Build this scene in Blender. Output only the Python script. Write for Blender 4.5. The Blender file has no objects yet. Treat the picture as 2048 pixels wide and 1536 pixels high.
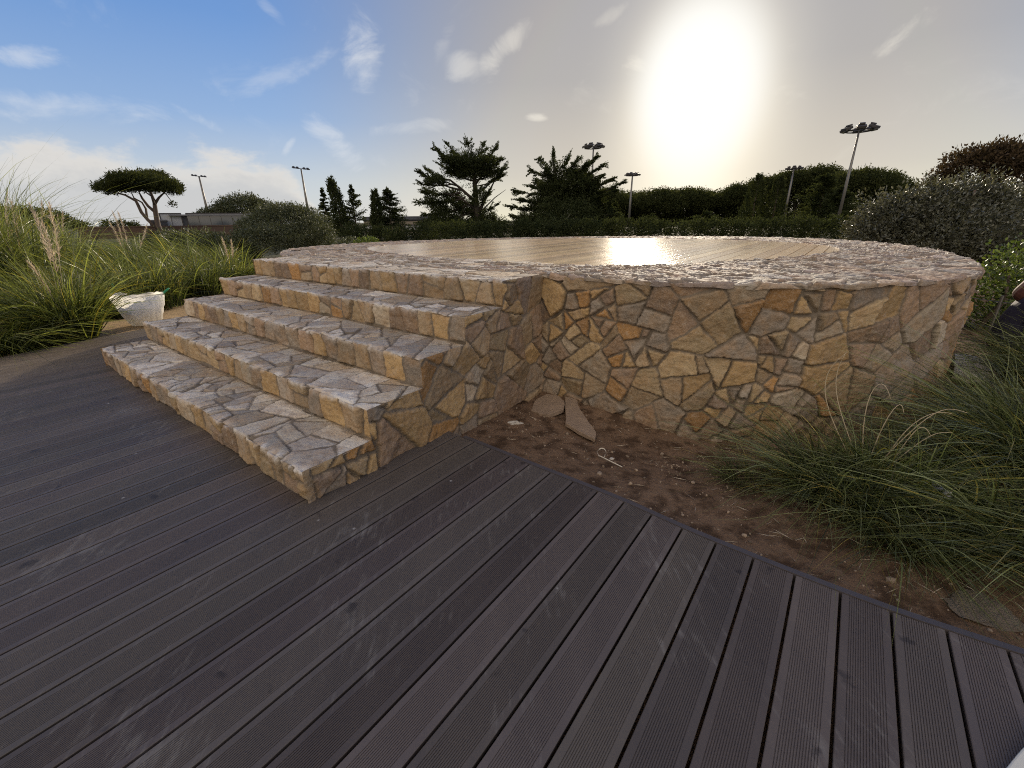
import bpy, bmesh, math, random
import numpy as np
from mathutils import Vector, Matrix
R = math.radians
random.seed(11)
rng = np.random.default_rng(11)
SC = bpy.context.scene
COL = SC.collection

# ------------------------------------------------------------------ camera
F_PX, PITCH, ROLL, HCAM = 863.33, 0.363, 0.0136, 1.352
_cp, _sp, _cr, _sr = math.cos(PITCH), math.sin(PITCH), math.cos(ROLL), math.sin(ROLL)
_f = np.array([0, _cp, -_sp]); _r0 = np.array([1., 0, 0]); _d0 = np.cross(_f, _r0)
_r = _cr * _r0 + _sr * _d0; _d = -_sr * _r0 + _cr * _d0
CAMP = np.array([0, 0, HCAM])
cd = bpy.data.cameras.new('camera'); cam = bpy.data.objects.new('camera', cd); COL.objects.link(cam)
cd.sensor_width = 36; cd.lens = F_PX / 2048 * 36; cd.clip_start = 0.05; cd.clip_end = 6000
cam.matrix_world = Matrix(((_r[0], -_d[0], -_f[0], 0), (_r[1], -_d[1], -_f[1], 0), (_r[2], -_d[2], -_f[2], HCAM), (0, 0, 0, 1)))
SC.camera = cam

def ray(px, py):
    return _r * (px - 1024) / F_PX + _d * (py - 768) / F_PX + _f
def at(px, py, D):            # the place seen there, D metres away over the ground
    v = ray(px, py); return CAMP + v * (D / math.hypot(v[0], v[1]))
def onz(px, py, z=0.0):
    v = ray(px, py); return CAMP + v * ((z - HCAM) / v[2])
def mpp(px, py, D):           # metres per photo pixel there
    v = ray(px, py); return D / math.hypot(v[0], v[1]) / F_PX
def azel(px, py):
    v = ray(px, py); v = v / np.linalg.norm(v); return math.atan2(v[0], v[1]), math.asin(v[2])

# ------------------------------------------------------------------ light
SUN_AZ, SUN_EL = R(20.1), R(15.3)
sd = np.array([math.sin(SUN_AZ) * math.cos(SUN_EL), math.cos(SUN_AZ) * math.cos(SUN_EL), math.sin(SUN_EL)])
sl = bpy.data.lights.new('sun', 'SUN'); sl.energy = 4.6; sl.angle = R(0.6); sl.color = (1.0, 0.86, 0.66)
so = bpy.data.objects.new('sun', sl); COL.objects.link(so)
so.rotation_euler = Vector(-sd).to_track_quat('-Z', 'Y').to_euler(); so.location = (20, 60, 40)
SC.view_settings.view_transform = 'Standard'; SC.view_settings.look = 'None'
SC.view_settings.exposure = 0.0; SC.view_settings.gamma = 1.0

cy_ = SC.cycles; cy_.use_denoising = False; cy_.sample_clamp_indirect = 4.0; cy_.max_bounces = 5; cy_.diffuse_bounces = 3; cy_.glossy_bounces = 2; cy_.transmission_bounces = 3; cy_.transparent_max_bounces = 4
cy_.filter_width = 1.05; cy_.caustics_reflective = False; cy_.caustics_refractive = False
W = bpy.data.worlds.new('World'); SC.world = W; W.use_nodes = True
W.cycles.sampling_method = 'MANUAL'; W.cycles.sample_map_resolution = 512
nt = W.node_tree; nt.nodes.clear()
class G:                       # little shader-graph helper
    def __init__(s, nt): s.nt = nt
    def n(s, t, **kw):
        o = s.nt.nodes.new(t)
        for k, v in kw.items(): setattr(o, k, v)
        return o
    def put(s, sock, v):
        if hasattr(v, 'is_output'): s.nt.links.new(v, sock)
        else:
            if sock.type == 'RGBA' and not hasattr(v, '__len__'): v = (v, v, v, 1)
            if sock.type == 'RGBA' and len(v) == 3: v = (*v, 1)
            sock.default_value = v
    def m(s, op, a, b=0.0, c=0.0, clamp=False):
        o = s.n('ShaderNodeMath', operation=op, use_clamp=clamp)
        for i, v in enumerate((a, b, c)): s.put(o.inputs[i], v)
        return o.outputs[0]
    def v(s, op, a, b=(0, 0, 0)):
        o = s.n('ShaderNodeVectorMath', operation=op)
        s.put(o.inputs[0], a); s.put(o.inputs[1], b)
        return o.outputs['Value'] if op in ('DOT_PRODUCT', 'LENGTH', 'DISTANCE') else o.outputs[0]
    def mix(s, f, a, b, mode='MIX'):
        o = s.n('ShaderNodeMix', data_type='RGBA', blend_type=mode); o.clamp_factor = True
        s.put(o.inputs[0], f); s.put(o.inputs[6], a); s.put(o.inputs[7], b); return o.outputs[2]
    def sm(s, x, a, b, t0=0.0, t1=1.0):
        o = s.n('ShaderNodeMapRange', interpolation_type='SMOOTHSTEP')
        for i, v in enumerate((x, a, b, t0, t1)): s.put(o.inputs[i], v)
        return o.outputs[0]
    def noise(s, vec, scale, detail=4, rough=0.55, dist=0.0, dim='3D'):
        o = s.n('ShaderNodeTexNoise', noise_dimensions=dim)
        if vec is not None: s.put(o.inputs['Vector'], vec)
        o.inputs['Scale'].default_value = scale; o.inputs['Detail'].default_value = detail
        o.inputs['Roughness'].default_value = rough; o.inputs['Distortion'].default_value = dist
        return o.outputs['Fac']
    def ramp(s, f, stops, interp='LINEAR'):
        o = s.n('ShaderNodeValToRGB'); o.color_ramp.interpolation = interp
        e = o.color_ramp.elements
        while len(e) < len(stops): e.new(0.5)
        for q, (p, c) in zip(e, stops): q.position = p; q.color = (*c, 1) if len(c) == 3 else c
        s.put(o.inputs[0], f); return o.outputs[0]
    def comb(s, x, y, z):
        o = s.n('ShaderNodeCombineXYZ')
        for i, v in enumerate((x, y, z)): s.put(o.inputs[i], v)
        return o.outputs[0]

g = G(nt)
DIR = g.v('NORMALIZE', g.n('ShaderNodeTexCoord').outputs['Generated'])
sx = g.n('ShaderNodeSeparateXYZ'); g.put(sx.inputs[0], DIR)
AZ = g.m('ARCTAN2', sx.outputs[0], sx.outputs[1]); EL = g.m('ARCSINE', sx.outputs[2])
AZD = g.m('MULTIPLY', AZ, 57.29578); ELD = g.m('MULTIPLY', EL, 57.29578)
GAM = g.m('MULTIPLY', g.m('ARCCOSINE', g.v('DOT_PRODUCT', DIR, tuple(sd))), 57.29578)
sky = g.n('ShaderNodeTexSky', sky_type='NISHITA'); sky.sun_disc = False
sky.sun_elevation = SUN_EL; sky.sun_rotation = SUN_AZ; sky.altitude = 20; sky.air_density = 1.0; sky.dust_density = 1.5; sky.ozone_density = 1.5
# clear-sky colour by height, warm veil round the sun
blue = g.ramp(g.m('DIVIDE', ELD, 60, clamp=True), [(0.0, (.70, .72, .72)), (.07, (.58, .65, .72)), (.17, (.30, .46, .74)), (.30, (.165, .335, .69)), (.45, (.105, .25, .62)), (1.0, (.07, .16, .42))])
warm = g.ramp(g.m('DIVIDE', ELD, 40, clamp=True), [(0.0, (.88, .79, .59)), (.12, (.63, .565, .46)), (.35, (.405, .385, .37)), (.8, (.295, .295, .345))])
wv = g.sm(GAM, 46, 14)
wv = g.m('POWER', wv, 0.9)
skyc = g.mix(wv, blue, warm)
nis = g.v('SCALE', sky.outputs[0]); nis.node.inputs['Scale'].default_value = 0.085
skyc = g.mix(0.10, skyc, g.v('MINIMUM', nis, (1.1, 1.1, 1.1)))
# clouds: streaks placed by azimuth / height
cirrus_n = g.noise(g.comb(g.m('MULTIPLY', AZD, .10), g.m('MULTIPLY', ELD, .16), 0.0), 1.6, 7, .62, .6)
cumul_n = g.noise(g.comb(g.m('MULTIPLY', AZD, .07), g.m('MULTIPLY', ELD, .13), 3.0), 2.0, 8, .6, .15)
def wisp(px, py, a_px, b_px, ang, amp, bend=0.0):
    """soft ellipse round the place seen at px,py; half axes in pixels, ang in degrees counter-clockwise"""
    a0, e0 = azel(px, py); k = math.degrees(1 / F_PX) * 0.9
    dx = g.m('MULTIPLY', g.m('SUBTRACT', AZD, math.degrees(a0)), math.cos(e0)); dy = g.m('SUBTRACT', ELD, math.degrees(e0))
    c, s_ = math.cos(R(ang)), math.sin(R(ang))
    u = g.m('ADD', g.m('MULTIPLY', dx, c), g.m('MULTIPLY', dy, s_)); v = g.m('SUBTRACT', g.m('MULTIPLY', dy, c), g.m('MULTIPLY', dx, s_))
    if bend: v = g.m('SUBTRACT', v, g.m('MULTIPLY', g.m('MULTIPLY', u, u), bend))
    q = g.m('ADD', g.m('POWER', g.m('ABSOLUTE', g.m('DIVIDE', u, a_px * k)), 2.0), g.m('POWER', g.m('ABSOLUTE', g.m('DIVIDE', v, b_px * k)), 2.0))
    body = g.m('SUBTRACT', 1.0, q, clamp=True)
    return g.m('MULTIPLY', g.sm(g.m('ADD', g.m('MULTIPLY', body, .62), g.m('SUBTRACT', g.m('MULTIPLY', cirrus_n, 1.5), 1.06)), 0.0, .52), amp * .9)
ws = [wisp(722, 112, 100, 55, 78, .75), wisp(922, 135, 80, 40, -20, .5), wisp(1000, 105, 100, 28, 38, .55), wisp(885, 95, 60, 22, 60, .3),
      wisp(590, 140, 150, 26, 25, .32), wisp(660, 275, 100, 40, -45, .62), wisp(30, 112, 75, 20, 12, .55), wisp(395, 238, 60, 16, -25, .45),
      wisp(1075, 234, 36, 12, 0, .7), wisp(1265, 140, 50, 34, 10, .85), wisp(1800, 70, 55, 26, 35, .75), wisp(1855, 38, 26, 16, 40, .4),
      wisp(1210, 38, 60, 16, 25, .3), wisp(578, 294, 30, 9, 50, .5), wisp(160, 218, 240, 30, 3, .5), wisp(820, 255, 120, 22, 5, .4), wisp(540, 20, 40, 14, -40, .3)]
cir = ws[0]
for w_ in ws[1:]: cir = g.m('MAXIMUM', cir, w_)
# far thin streaks everywhere else
cir = g.m('MAXIMUM', cir, g.m('MULTIPLY', g.sm(cirrus_n, .56, .80), .16))
# low bank of cumulus on the left, bumpy upper edge
a1, e1 = azel(240, 262); a2, e2 = azel(610, 350)
top = g.m('MINIMUM', g.sm(AZD, math.degrees(azel(150, 255)[0]), math.degrees(azel(480, 300)[0]), math.degrees(azel(150, 262)[1]), math.degrees(azel(480, 308)[1])), g.sm(AZD, math.degrees(azel(540, 300)[0]), math.degrees(azel(680, 340)[0]), math.degrees(azel(480, 308)[1]), -2.0))
edge = g.m('SUBTRACT', g.m('ADD', top, g.m('MULTIPLY', g.m('SUBTRACT', cumul_n, .5), 10.0)), ELD)
bank = g.sm(edge, -.5, 2.0)
bank = g.m('MULTIPLY', bank, g.m('MULTIPLY_ADD', g.sm(cumul_n, .25, .6), .3, .7))
ccol = g.mix(g.sm(edge, 0.4, 4.2), (.82, .77, .70), (.60, .60, .60))
skyc = g.mix(g.m('MULTIPLY', bank, .88), skyc, ccol)
skyc = g.mix(g.m('MULTIPLY', cir, .85), skyc, g.mix(g.sm(GAM, 40, 15), (.84, .85, .86), (.98, .92, .80)))
# unseen bright cloud added behind the viewer to light the shaded wall
back = g.sm(g.v('DOT_PRODUCT', DIR, (-math.sin(SUN_AZ), -math.cos(SUN_AZ), .25)), .05, .75)
backc = g.mix(g.sm(g.noise(DIR, 2.2, 4, .55), .40, .58), (.46, .52, .66), (1.85, 1.58, 1.25))
skyc = g.mix(back, skyc, backc)
# dazzling glow round the sun
def glow(px, py, a_deg, b_deg, r0, r1):
    a0, e0 = azel(px, py)
    dx = g.m('DIVIDE', g.m('MULTIPLY', g.m('SUBTRACT', AZD, math.degrees(a0)), math.cos(e0)), a_deg); dy = g.m('DIVIDE', g.m('SUBTRACT', ELD, math.degrees(e0)), b_deg)
    return g.sm(g.m('SQRT', g.m('ADD', g.m('MULTIPLY', dx, dx), g.m('MULTIPLY', dy, dy))), r1, r0)
core = g.m('POWER', glow(1397, 180, 5.5, 7.1, .66, 1.60), 1.6)
halo = g.m('POWER', glow(1395, 215, 5.2, 7.2, .6, 3.4), 3.4)
skyc = g.v('ADD', skyc, g.v('SCALE', (.55, .49, .36))) if False else skyc
hv = g.n('ShaderNodeVectorMath', operation='SCALE'); hv.inputs[0].default_value = (.50, .45, .33); g.put(hv.inputs['Scale'], halo)
cv = g.n('ShaderNodeVectorMath', operation='SCALE'); cv.inputs[0].default_value = (1.15, 1.12, 1.02); g.put(cv.inputs['Scale'], core)
skyc = g.mix(core, g.v('ADD', skyc, hv.outputs[0]), (1.06, 1.05, 1.0))
# ground half
skyc = g.mix(g.sm(ELD, -.6, -3), skyc, (.20, .18, .15))
skyc = g.v('SCALE', skyc); skyc.node.inputs['Scale'].default_value = 10.0
bg = g.n('ShaderNodeBackground'); bg.inputs['Strength'].default_value = 0.1; g.put(bg.inputs[0], skyc)
nt.links.new(bg.outputs[0], g.n('ShaderNodeOutputWorld').inputs[0])

# ------------------------------------------------------------------ helpers
def tag(o, label=None, cat=None, group=None, kind=None):
    if label: o['label'] = label
    if cat: o['category'] = cat
    if group: o['group'] = group
    if kind: o['kind'] = kind
    return o
def empty(name, loc, label, cat, group=None, rz=0.0):
    o = bpy.data.objects.new(name, None); COL.objects.link(o); o.location = loc; o.rotation_euler.z = rz
    o.empty_display_size = .1
    return tag(o, label, cat, group)
def link(name, me, mat=None, parent=None):   # children are modelled in the frame of their thing
    o = bpy.data.objects.new(name, me); COL.objects.link(o)
    if mat and not me.materials: me.materials.append(mat)
    if parent: o.parent = parent
    return o
def mesh_np(name, V, F, smooth=True, cols=None):
    V = np.asarray(V, dtype=np.float32).reshape(-1, 3); F = np.asarray(F, dtype=np.int32)
    me = bpy.data.meshes.new(name); k = F.shape[1]
    me.vertices.add(len(V)); me.vertices.foreach_set('co', V.ravel())
    me.loops.add(F.size); me.loops.foreach_set('vertex_index', F.ravel())
    me.polygons.add(len(F)); me.polygons.foreach_set('loop_start', np.arange(0, F.size, k, dtype=np.int32))
    me.polygons.foreach_set('loop_total', np.full(len(F), k, np.int32))
    me.polygons.foreach_set('use_smooth', np.full(len(F), smooth, bool))
    if cols is not None:
        a = me.color_attributes.new('tint', 'FLOAT_COLOR', 'POINT'); c = np.ones((len(V), 4), np.float32); c[:, :cols.shape[1]] = cols
        a.data.foreach_set('color', c.ravel())
    me.update(calc_edges=True); me.validate()
    return me
class MB:                      # collects boxes and tubes into one mesh
    def __init__(s): s.v, s.f = [], []
    def add(s, v, f):
        n = len(s.v); s.v += [tuple(map(float, x)) for x in v]; s.f += [[i + n for i in q] for q in f]; return s
    def box(s, c, d, M=None):
        c = Vector(c); P = [Vector(((i & 1) - .5, ((i >> 1) & 1) - .5, ((i >> 2) & 1) - .5)) for i in range(8)]
        P = [Vector((p.x * d[0], p.y * d[1], p.z * d[2])) for p in P]
        if M: P = [M @ p for p in P]
        return s.add([p + c for p in P], [(0, 2, 3, 1), (4, 5, 7, 6), (0, 1, 5, 4), (2, 6, 7, 3), (0, 4, 6, 2), (1, 3, 7, 5)])
    def tube(s, pts, rad, n=8, cap=True):
        pts = [Vector(p) for p in pts]; rad = rad if hasattr(rad, '__len__') else [rad] * len(pts)
        V, Fc = [], []; up = Vector((.13, .21, 1))
        for i, p in enumerate(pts):
            t = (pts[min(i + 1, len(pts) - 1)] - pts[max(i - 1, 0)]).normalized()
            a = t.cross(up if abs(t.dot(up.normalized())) < .95 else Vector((1, .1, 0))).normalized(); b = t.cross(a)
            for j in range(n):
                q = 2 * math.pi * j / n; V.append(p + (a * math.cos(q) + b * math.sin(q)) * rad[i])
        for i in range(len(pts) - 1):
            for j in range(n): Fc.append((i * n + j, i * n + (j + 1) % n, (i + 1) * n + (j + 1) % n, (i + 1) * n + j))
        if cap: Fc += [tuple(range(n - 1, -1, -1)), tuple((len(pts) - 1) * n + j for j in range(n))]
        return s.add(V, Fc)
    def build(s, name, mat, parent=None, smooth=False, bevel=0):
        me = bpy.data.meshes.new(name); me.from_pydata(s.v, [], s.f); me.update()
        for p in me.polygons: p.use_smooth = smooth
        o = link(name, me, mat, parent)
        if bevel:
            b = o.modifiers.new('bevel', 'BEVEL'); b.width = bevel; b.segments = 2
        return o

_perm = np.random.default_rng(5).permutation(512)
_grad = np.random.default_rng(6).uniform(0, 2 * np.pi, 512); _gx, _gy = np.cos(_grad), np.sin(_grad)
def perlin(x, y, seed=0):
    xi = np.floor(x).astype(int); yi = np.floor(y).astype(int); xf = x - xi; yf = y - yi
    u = xf * xf * xf * (xf * (xf * 6 - 15) + 10); v = yf * yf * yf * (yf * (yf * 6 - 15) + 10)
    def gr(a, b, dx, dy):
        h = _perm[(_perm[(a + seed * 37) & 511] + b) & 511]; return _gx[h] * dx + _gy[h] * dy
    n0 = gr(xi, yi, xf, yf) * (1 - u) + gr(xi + 1, yi, xf - 1, yf) * u
    n1 = gr(xi, yi + 1, xf, yf - 1) * (1 - u) + gr(xi + 1, yi + 1, xf - 1, yf - 1) * u
    return (n0 * (1 - v) + n1 * v) * 1.4
def fbm(x, y, oct=4, seed=0, gain=.5):
    s = 0; a = 1.0
    for i in range(oct): s = s + a * perlin(x * 2 ** i, y * 2 ** i, seed + i); a *= gain
    return s
def sstep(x, a, b):
    t = np.clip((x - a) / (b - a), 0, 1); return t * t * (3 - 2 * t)

def material(name, build):
    m = bpy.data.materials.new(name); m.use_nodes = True; m.node_tree.nodes.clear()
    gg = G(m.node_tree); p = gg.n('ShaderNodeBsdfPrincipled'); out = gg.n('ShaderNodeOutputMaterial')
    m.node_tree.links.new(p.outputs[0], out.inputs[0])
    build(gg, p, out); return m
def plain(name, col, rough=.6, metal=0.0, var=.15, scale=6.0, spec=.5, bump=0.0):
    def b(gg, p, out):
        tc = gg.n('ShaderNodeTexCoord').outputs['Object']; n = gg.noise(tc, scale, 5)
        gg.put(p.inputs['Base Color'], gg.mix(n, tuple(c * (1 - var) for c in col), tuple(min(1, c * (1 + var)) for c in col)))
        p.inputs['Roughness'].default_value = rough; p.inputs['Metallic'].default_value = metal; p.inputs['Specular IOR Level'].default_value = spec
        if bump:
            bn = gg.n('ShaderNodeBump'); bn.inputs['Strength'].default_value = bump; bn.inputs['Distance'].default_value = .02
            gg.put(bn.inputs['Height'], gg.noise(tc, scale * 6, 5)); gg.put(p.inputs['Normal'], bn.outputs[0])
    return material(name, b)

# ------------------------------------------------------------------ stone
def _stone(gg, p, out):
    a = gg.n('ShaderNodeVertexColor', layer_name='tint'); tc = gg.n('ShaderNodeTexCoord').outputs['Object']
    n1 = gg.noise(tc, 9, 6, .62); n2 = gg.noise(gg.v('ADD', tc, (5, 3, 1)), 26, 7, .7); n3 = gg.noise(gg.v('ADD', tc, (1, 7, 9)), 4, 5, .6); n4 = gg.noise(tc, 120, 4, .7)
    c = gg.mix(gg.sm(n1, .35, .72), a.outputs[0], gg.mix(.55, a.outputs[0], (.32, .18, .07)))         # rusty stains
    c = gg.mix(gg.m('MULTIPLY', gg.sm(n2, .53, .75), .55), c, (.44, .38, .31))                              # pale weathering
    c = gg.mix(gg.m('MULTIPLY', gg.sm(n2, .50, .30), .8), c, gg.mix(.65, c, (.10, .075, .05)), 'MIX'); c = gg.mix(gg.m('MULTIPLY', gg.sm(n4, .45, .65), .35), c, gg.mix(.5, c, (.62, .54, .44)))       # dirt in pores
    c = gg.mix(gg.m('MULTIPLY', gg.sm(n3, .55, .75), .35), c, (.30, .28, .25))
    mort = gg.mix(gg.noise(tc, 30, 5, .7), (.095, .073, .052), (.22, .175, .125))
    gg.put(p.inputs['Base Color'], gg.mix(a.outputs[1], mort, c))
    gg.put(p.inputs['Roughness'], gg.m('MULTIPLY_ADD', n2, .35, .52)); p.inputs['Specular IOR Level'].default_value = .42
    b = gg.n('ShaderNodeBump'); b.inputs['Strength'].default_value = .9; b.inputs['Distance'].default_value = .014
    gg.put(b.inputs['Height'], gg.m('ADD', gg.m('ADD', n2, gg.m('MULTIPLY', n4, .30)), gg.m('MULTIPLY', n1, .5)))
    gg.put(p.inputs['Normal'], b.outputs[0])
STONE = material('rubble_stone', _stone)

PAL_WALL = [((.48, .315, .135), 6), ((.46, .335, .18), 6), ((.38, .275, .16), 5), ((.38, .31, .235), 3), ((.45, .23, .065), 2), ((.37, .245, .155), 4), ((.52, .43, .31), 2), ((.30, .245, .19), 2), ((.27, .185, .125), 3)]
PAL_TREAD = [((.60, .53, .42), 4), ((.52, .47, .39), 4), ((.68, .62, .52), 3), ((.44, .40, .35), 4), ((.52, .42, .29), 3), ((.78, .72, .62), 3)]
PAL_RIM = [((.44, .37, .29), 4), ((.42, .33, .25), 3), ((.38, .34, .30), 4), ((.46, .41, .34), 3), ((.40, .28, .20), 2), ((.36, .29, .26), 2)]
def pick_cols(n, pal, rs):
    c = np.array([x[0] for x in pal]); w = np.array([x[1] for x in pal], float)
    return c[rs.choice(len(pal), n, p=w / w.sum())] * rs.uniform(.60, 1.22, (n, 1)) * .78
def darts(u0, u1, v0, v1, radii, rs, tries=60, su=1.0):
    """variable-radius dart throwing, largest first, on a hash grid"""
    pts, rad = [], []; cell = max(radii) * 2; grid = {}
    for r in sorted(radii, reverse=True):
        for _ in range(tries):
            p = (rs.uniform(u0, u1), rs.uniform(v0, v1)); k = (int(p[0] // cell), int(p[1] // cell)); ok = True
            for a in (-1, 0, 1):
                for b in (-1, 0, 1):
                    for i in grid.get((k[0] + a, k[1] + b), ()):
                        if math.hypot((pts[i][0] - p[0]) / su, pts[i][1] - p[1]) < (rad[i] + r) * .93: ok = False; break
                    if not ok: break
                if not ok: break
            if ok:
                grid.setdefault(k, []).append(len(pts)); pts.append(p); rad.append(r); break
    return np.array(pts), np.array(rad)
def cells(U, Vv, seeds, reg_p=None, reg_s=None, cut=None, warp=.007, wf=15.0, seed=0, targets=(.015, .030, .045, .062), small=.13):
    """broken-stone pattern on a grid: coarse Voronoi blocks, most of them split again by straight cuts.
    gives the stone index and the distance to the stone's border for each grid point, and the stones' centres"""
    uu, vv = np.meshgrid(U, Vv); sh = uu.shape; r0 = np.random.default_rng(seed + 77)
    wu = uu + warp * fbm(uu * wf, vv * wf, 4, seed, .6); wv = vv + warp * fbm(uu * wf + 31, vv * wf + 17, 4, seed + 5, .6)
    idx = np.zeros(sh, int); ed = np.zeros(sh)
    st = max(1, int(.5 / max(1e-6, U[1] - U[0])))
    for i in range(0, sh[1], st):
        near = np.where((seeds[:, 0] > U[i] - .8) & (seeds[:, 0] < U[min(i + st, sh[1]) - 1] + .8))[0]
        S = seeds[near]; sa, sb = wu[:, i:i + st].ravel(), wv[:, i:i + st].ravel()
        D = (sa[:, None] - S[None, :, 0]) ** 2 + (sb[:, None] - S[None, :, 1]) ** 2
        if reg_p is not None: D = D + np.where(reg_p[:, i:i + st].ravel()[:, None] == reg_s[near][None], 0, 1e3)
        r_ = np.arange(len(sa)); i0 = D.argmin(1); d0 = D[r_, i0].copy(); D[r_, i0] = 1e6; i1 = D.argmin(1); d1 = D[r_, i1]
        L = np.hypot(S[i0, 0] - S[i1, 0], S[i0, 1] - S[i1, 1])
        idx[:, i:i + st] = near[i0].reshape(-1, min(st, sh[1] - i)); ed[:, i:i + st] = np.clip((d1 - d0) / (2 * L + 1e-6), 0, 1).reshape(-1, min(st, sh[1] - i))
    px, py, E, I = wu.ravel(), wv.ravel(), ed.ravel().copy(), np.zeros(uu.size, int)
    da = (U[1] - U[0]) * abs(np.median(np.diff(Vv))); order = np.argsort(idx.ravel(), kind='stable'); bounds = np.searchsorted(idx.ravel()[order], np.arange(len(seeds) + 1)); n_ = [0]; cen = []; reg_of = []
    for k in range(len(seeds)):
        ids = order[bounds[k]:bounds[k + 1]]
        if len(ids) == 0: continue
        tgt = r0.choice(targets) * r0.uniform(.8, 1.25)
        stack = [ids]
        while stack:
            q = stack.pop(); x, y = px[q], py[q]; ar = len(q) * da
            if len(q) > 30 and (cut is None or cut[k]) and ar > tgt * 1.25:
                mx, my = x.mean(), y.mean(); C = np.cov(np.stack([x, y])); w_, v_ = np.linalg.eigh(C); a_ = math.atan2(v_[1, 1], v_[0, 1]) + r0.normal(0, .24); sd_ = math.sqrt(max(w_[1], 1e-9))
                off = r0.normal(0, .16) * sd_ if r0.random() > small else r0.choice([-1, 1]) * sd_ * r0.uniform(.8, 1.25)
                dd_ = (x - mx) * math.cos(a_) + (y - my) * math.sin(a_) - off; E[q] = np.minimum(E[q], np.abs(dd_)); stack += [q[dd_ > 0], q[dd_ <= 0]]
            elif len(q):
                I[q] = n_[0]; n_[0] += 1; cen.append((x.mean(), y.mean())); reg_of.append(k)
    return I.reshape(sh), E.reshape(sh), uu, vv, np.array(cen), np.array(reg_of)
def relief(idx, ed, uu, vv, cen, cols, rs, joint=.010, bev=.020, depth=.018, offs=.010, tilt=.07, rough=.005, seed=0, mort_n=.004):
    n = len(cen); off = rs.uniform(-offs, offs, n); tx, ty = rs.normal(0, tilt, n), rs.normal(0, tilt, n)
    jw = joint * np.clip(1 + 1.3 * fbm(uu * 3.5, vv * 3.5, 3, seed + 9), .3, 3.2)
    t = sstep(ed, jw, jw + bev)
    h = off[idx] + np.clip(tx[idx] * (uu - cen[idx, 0]) + ty[idx] * (vv - cen[idx, 1]), -.014, .014)
    h = h + rough * .7 * fbm(uu * 18, vv * 18, 4, seed + 2, .65) - rough * .6 * np.abs(fbm(uu * 9 + off[idx] * 900, vv * 12, 3, seed + 4))
    m = -depth + mort_n * fbm(uu * 20, vv * 20, 3, seed + 3) + depth * .55 * sstep(fbm(uu * 1.6, vv * 1.6, 2, seed + 8), .05, .35)
    t2 = sstep(ed, jw * .9, jw * .9 + .005)
    col = np.concatenate([cols[idx], t2[..., None]], -1)
    return m * (1 - t) + h * t, col
def grid_faces(nv, nu, keep=None, flip=False):
    i = np.arange(nv * nu).reshape(nv, nu); q = np.stack([i[:-1, :-1], i[:-1, 1:], i[1:, 1:], i[1:, :-1]], -1)
    if flip: q = q[..., ::-1]
    return q[keep] if keep is not None else q.reshape(-1, 4)
# the tint layer stores stone colour in rgb; the mask of stone against mortar goes to alpha
def stone_mesh(name, P, faces, col):
    P = P.reshape(-1, 3); c = col.reshape(-1, 4)
    used = np.unique(faces); mp = np.full(len(P), -1); mp[used] = np.arange(len(used))
    return mesh_np(name, P[used], mp[faces], True, c[used])

# ------------------------------------------------------------------ the stone platform
YAW = 0.652; CORN = np.array([-1.0488, 1.8591]); DEP, RIS, WID = 0.41, 0.1883, 3.9586; TOP = 5 * RIS
dd = np.array([math.sin(YAW), math.cos(YAW)]); ww = np.array([-math.cos(YAW), math.sin(YAW)])   # up the stairs / along a step to the left
CEN = np.array([1.2, 7.2]); BASE = np.array([1.2, 7.2, 0.0])
_out = [(-2.9, 5.85), (-3.515, 6.99), (-3.768, 7.66), (-3.70, 8.38), (-3.30, 9.37), (-2.48, 10.2), (-1.41, 10.75), (.99, 11.26), (3.4, 11.2), (4.9, 10.5), (5.82, 9.3), (6.05, 8.09), (5.75, 6.66),
        (5.29, 5.6), (4.69, 4.66), (4.0, 3.80), (3.583, 3.346), (3.268, 3.129), (2.773, 2.934), (2.381, 2.862), (1.871, 2.83), (1.563, 2.86), (1.278, 2.961), (1.058, 3.06), (.669, 3.298), (.338, 3.561), (-.5, 4.12), (-1.3, 4.62), (-2.2, 5.25)]
_inn = [(-2.502, 7.945), (-1.514, 6.186), (-.703, 5.229), (-.107, 4.634), (.751, 4.199), (1.322, 4.217), (2.172, 4.517), (3.228, 4.989), (4.204, 5.73), (4.728, 6.778), (4.537, 8.575), (2.619, 10.2), (-.231, 10.35), (-1.753, 9.36)]
def radial(pts, sig):
    p = np.array(pts) - CEN; th = np.arctan2(p[:, 1], p[:, 0]); r = np.hypot(p[:, 0], p[:, 1]); o = np.argsort(th); th, r = th[o], r[o]
    T = np.linspace(-np.pi, np.pi, 1441); rr = np.interp(T, np.r_[th - 2 * np.pi, th, th + 2 * np.pi], np.r_[r, r, r])
    k = np.exp(-.5 * (np.arange(-60, 61) * .25 / sig) ** 2); k /= k.sum()
    rr = np.convolve(np.r_[rr[-61:-1], rr, rr[1:61]], k, 'valid')
    return lambda t: np.interp((np.asarray(t) + np.pi) % (2 * np.pi) - np.pi, T, rr)
R_OUT, R_IN = radial(_out, 3.0), radial(_inn, 5.0)

platform = empty('stone_platform', BASE, 'round raised platform of rubble stone with wide steps and a pale deck floor', 'platform')
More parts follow.
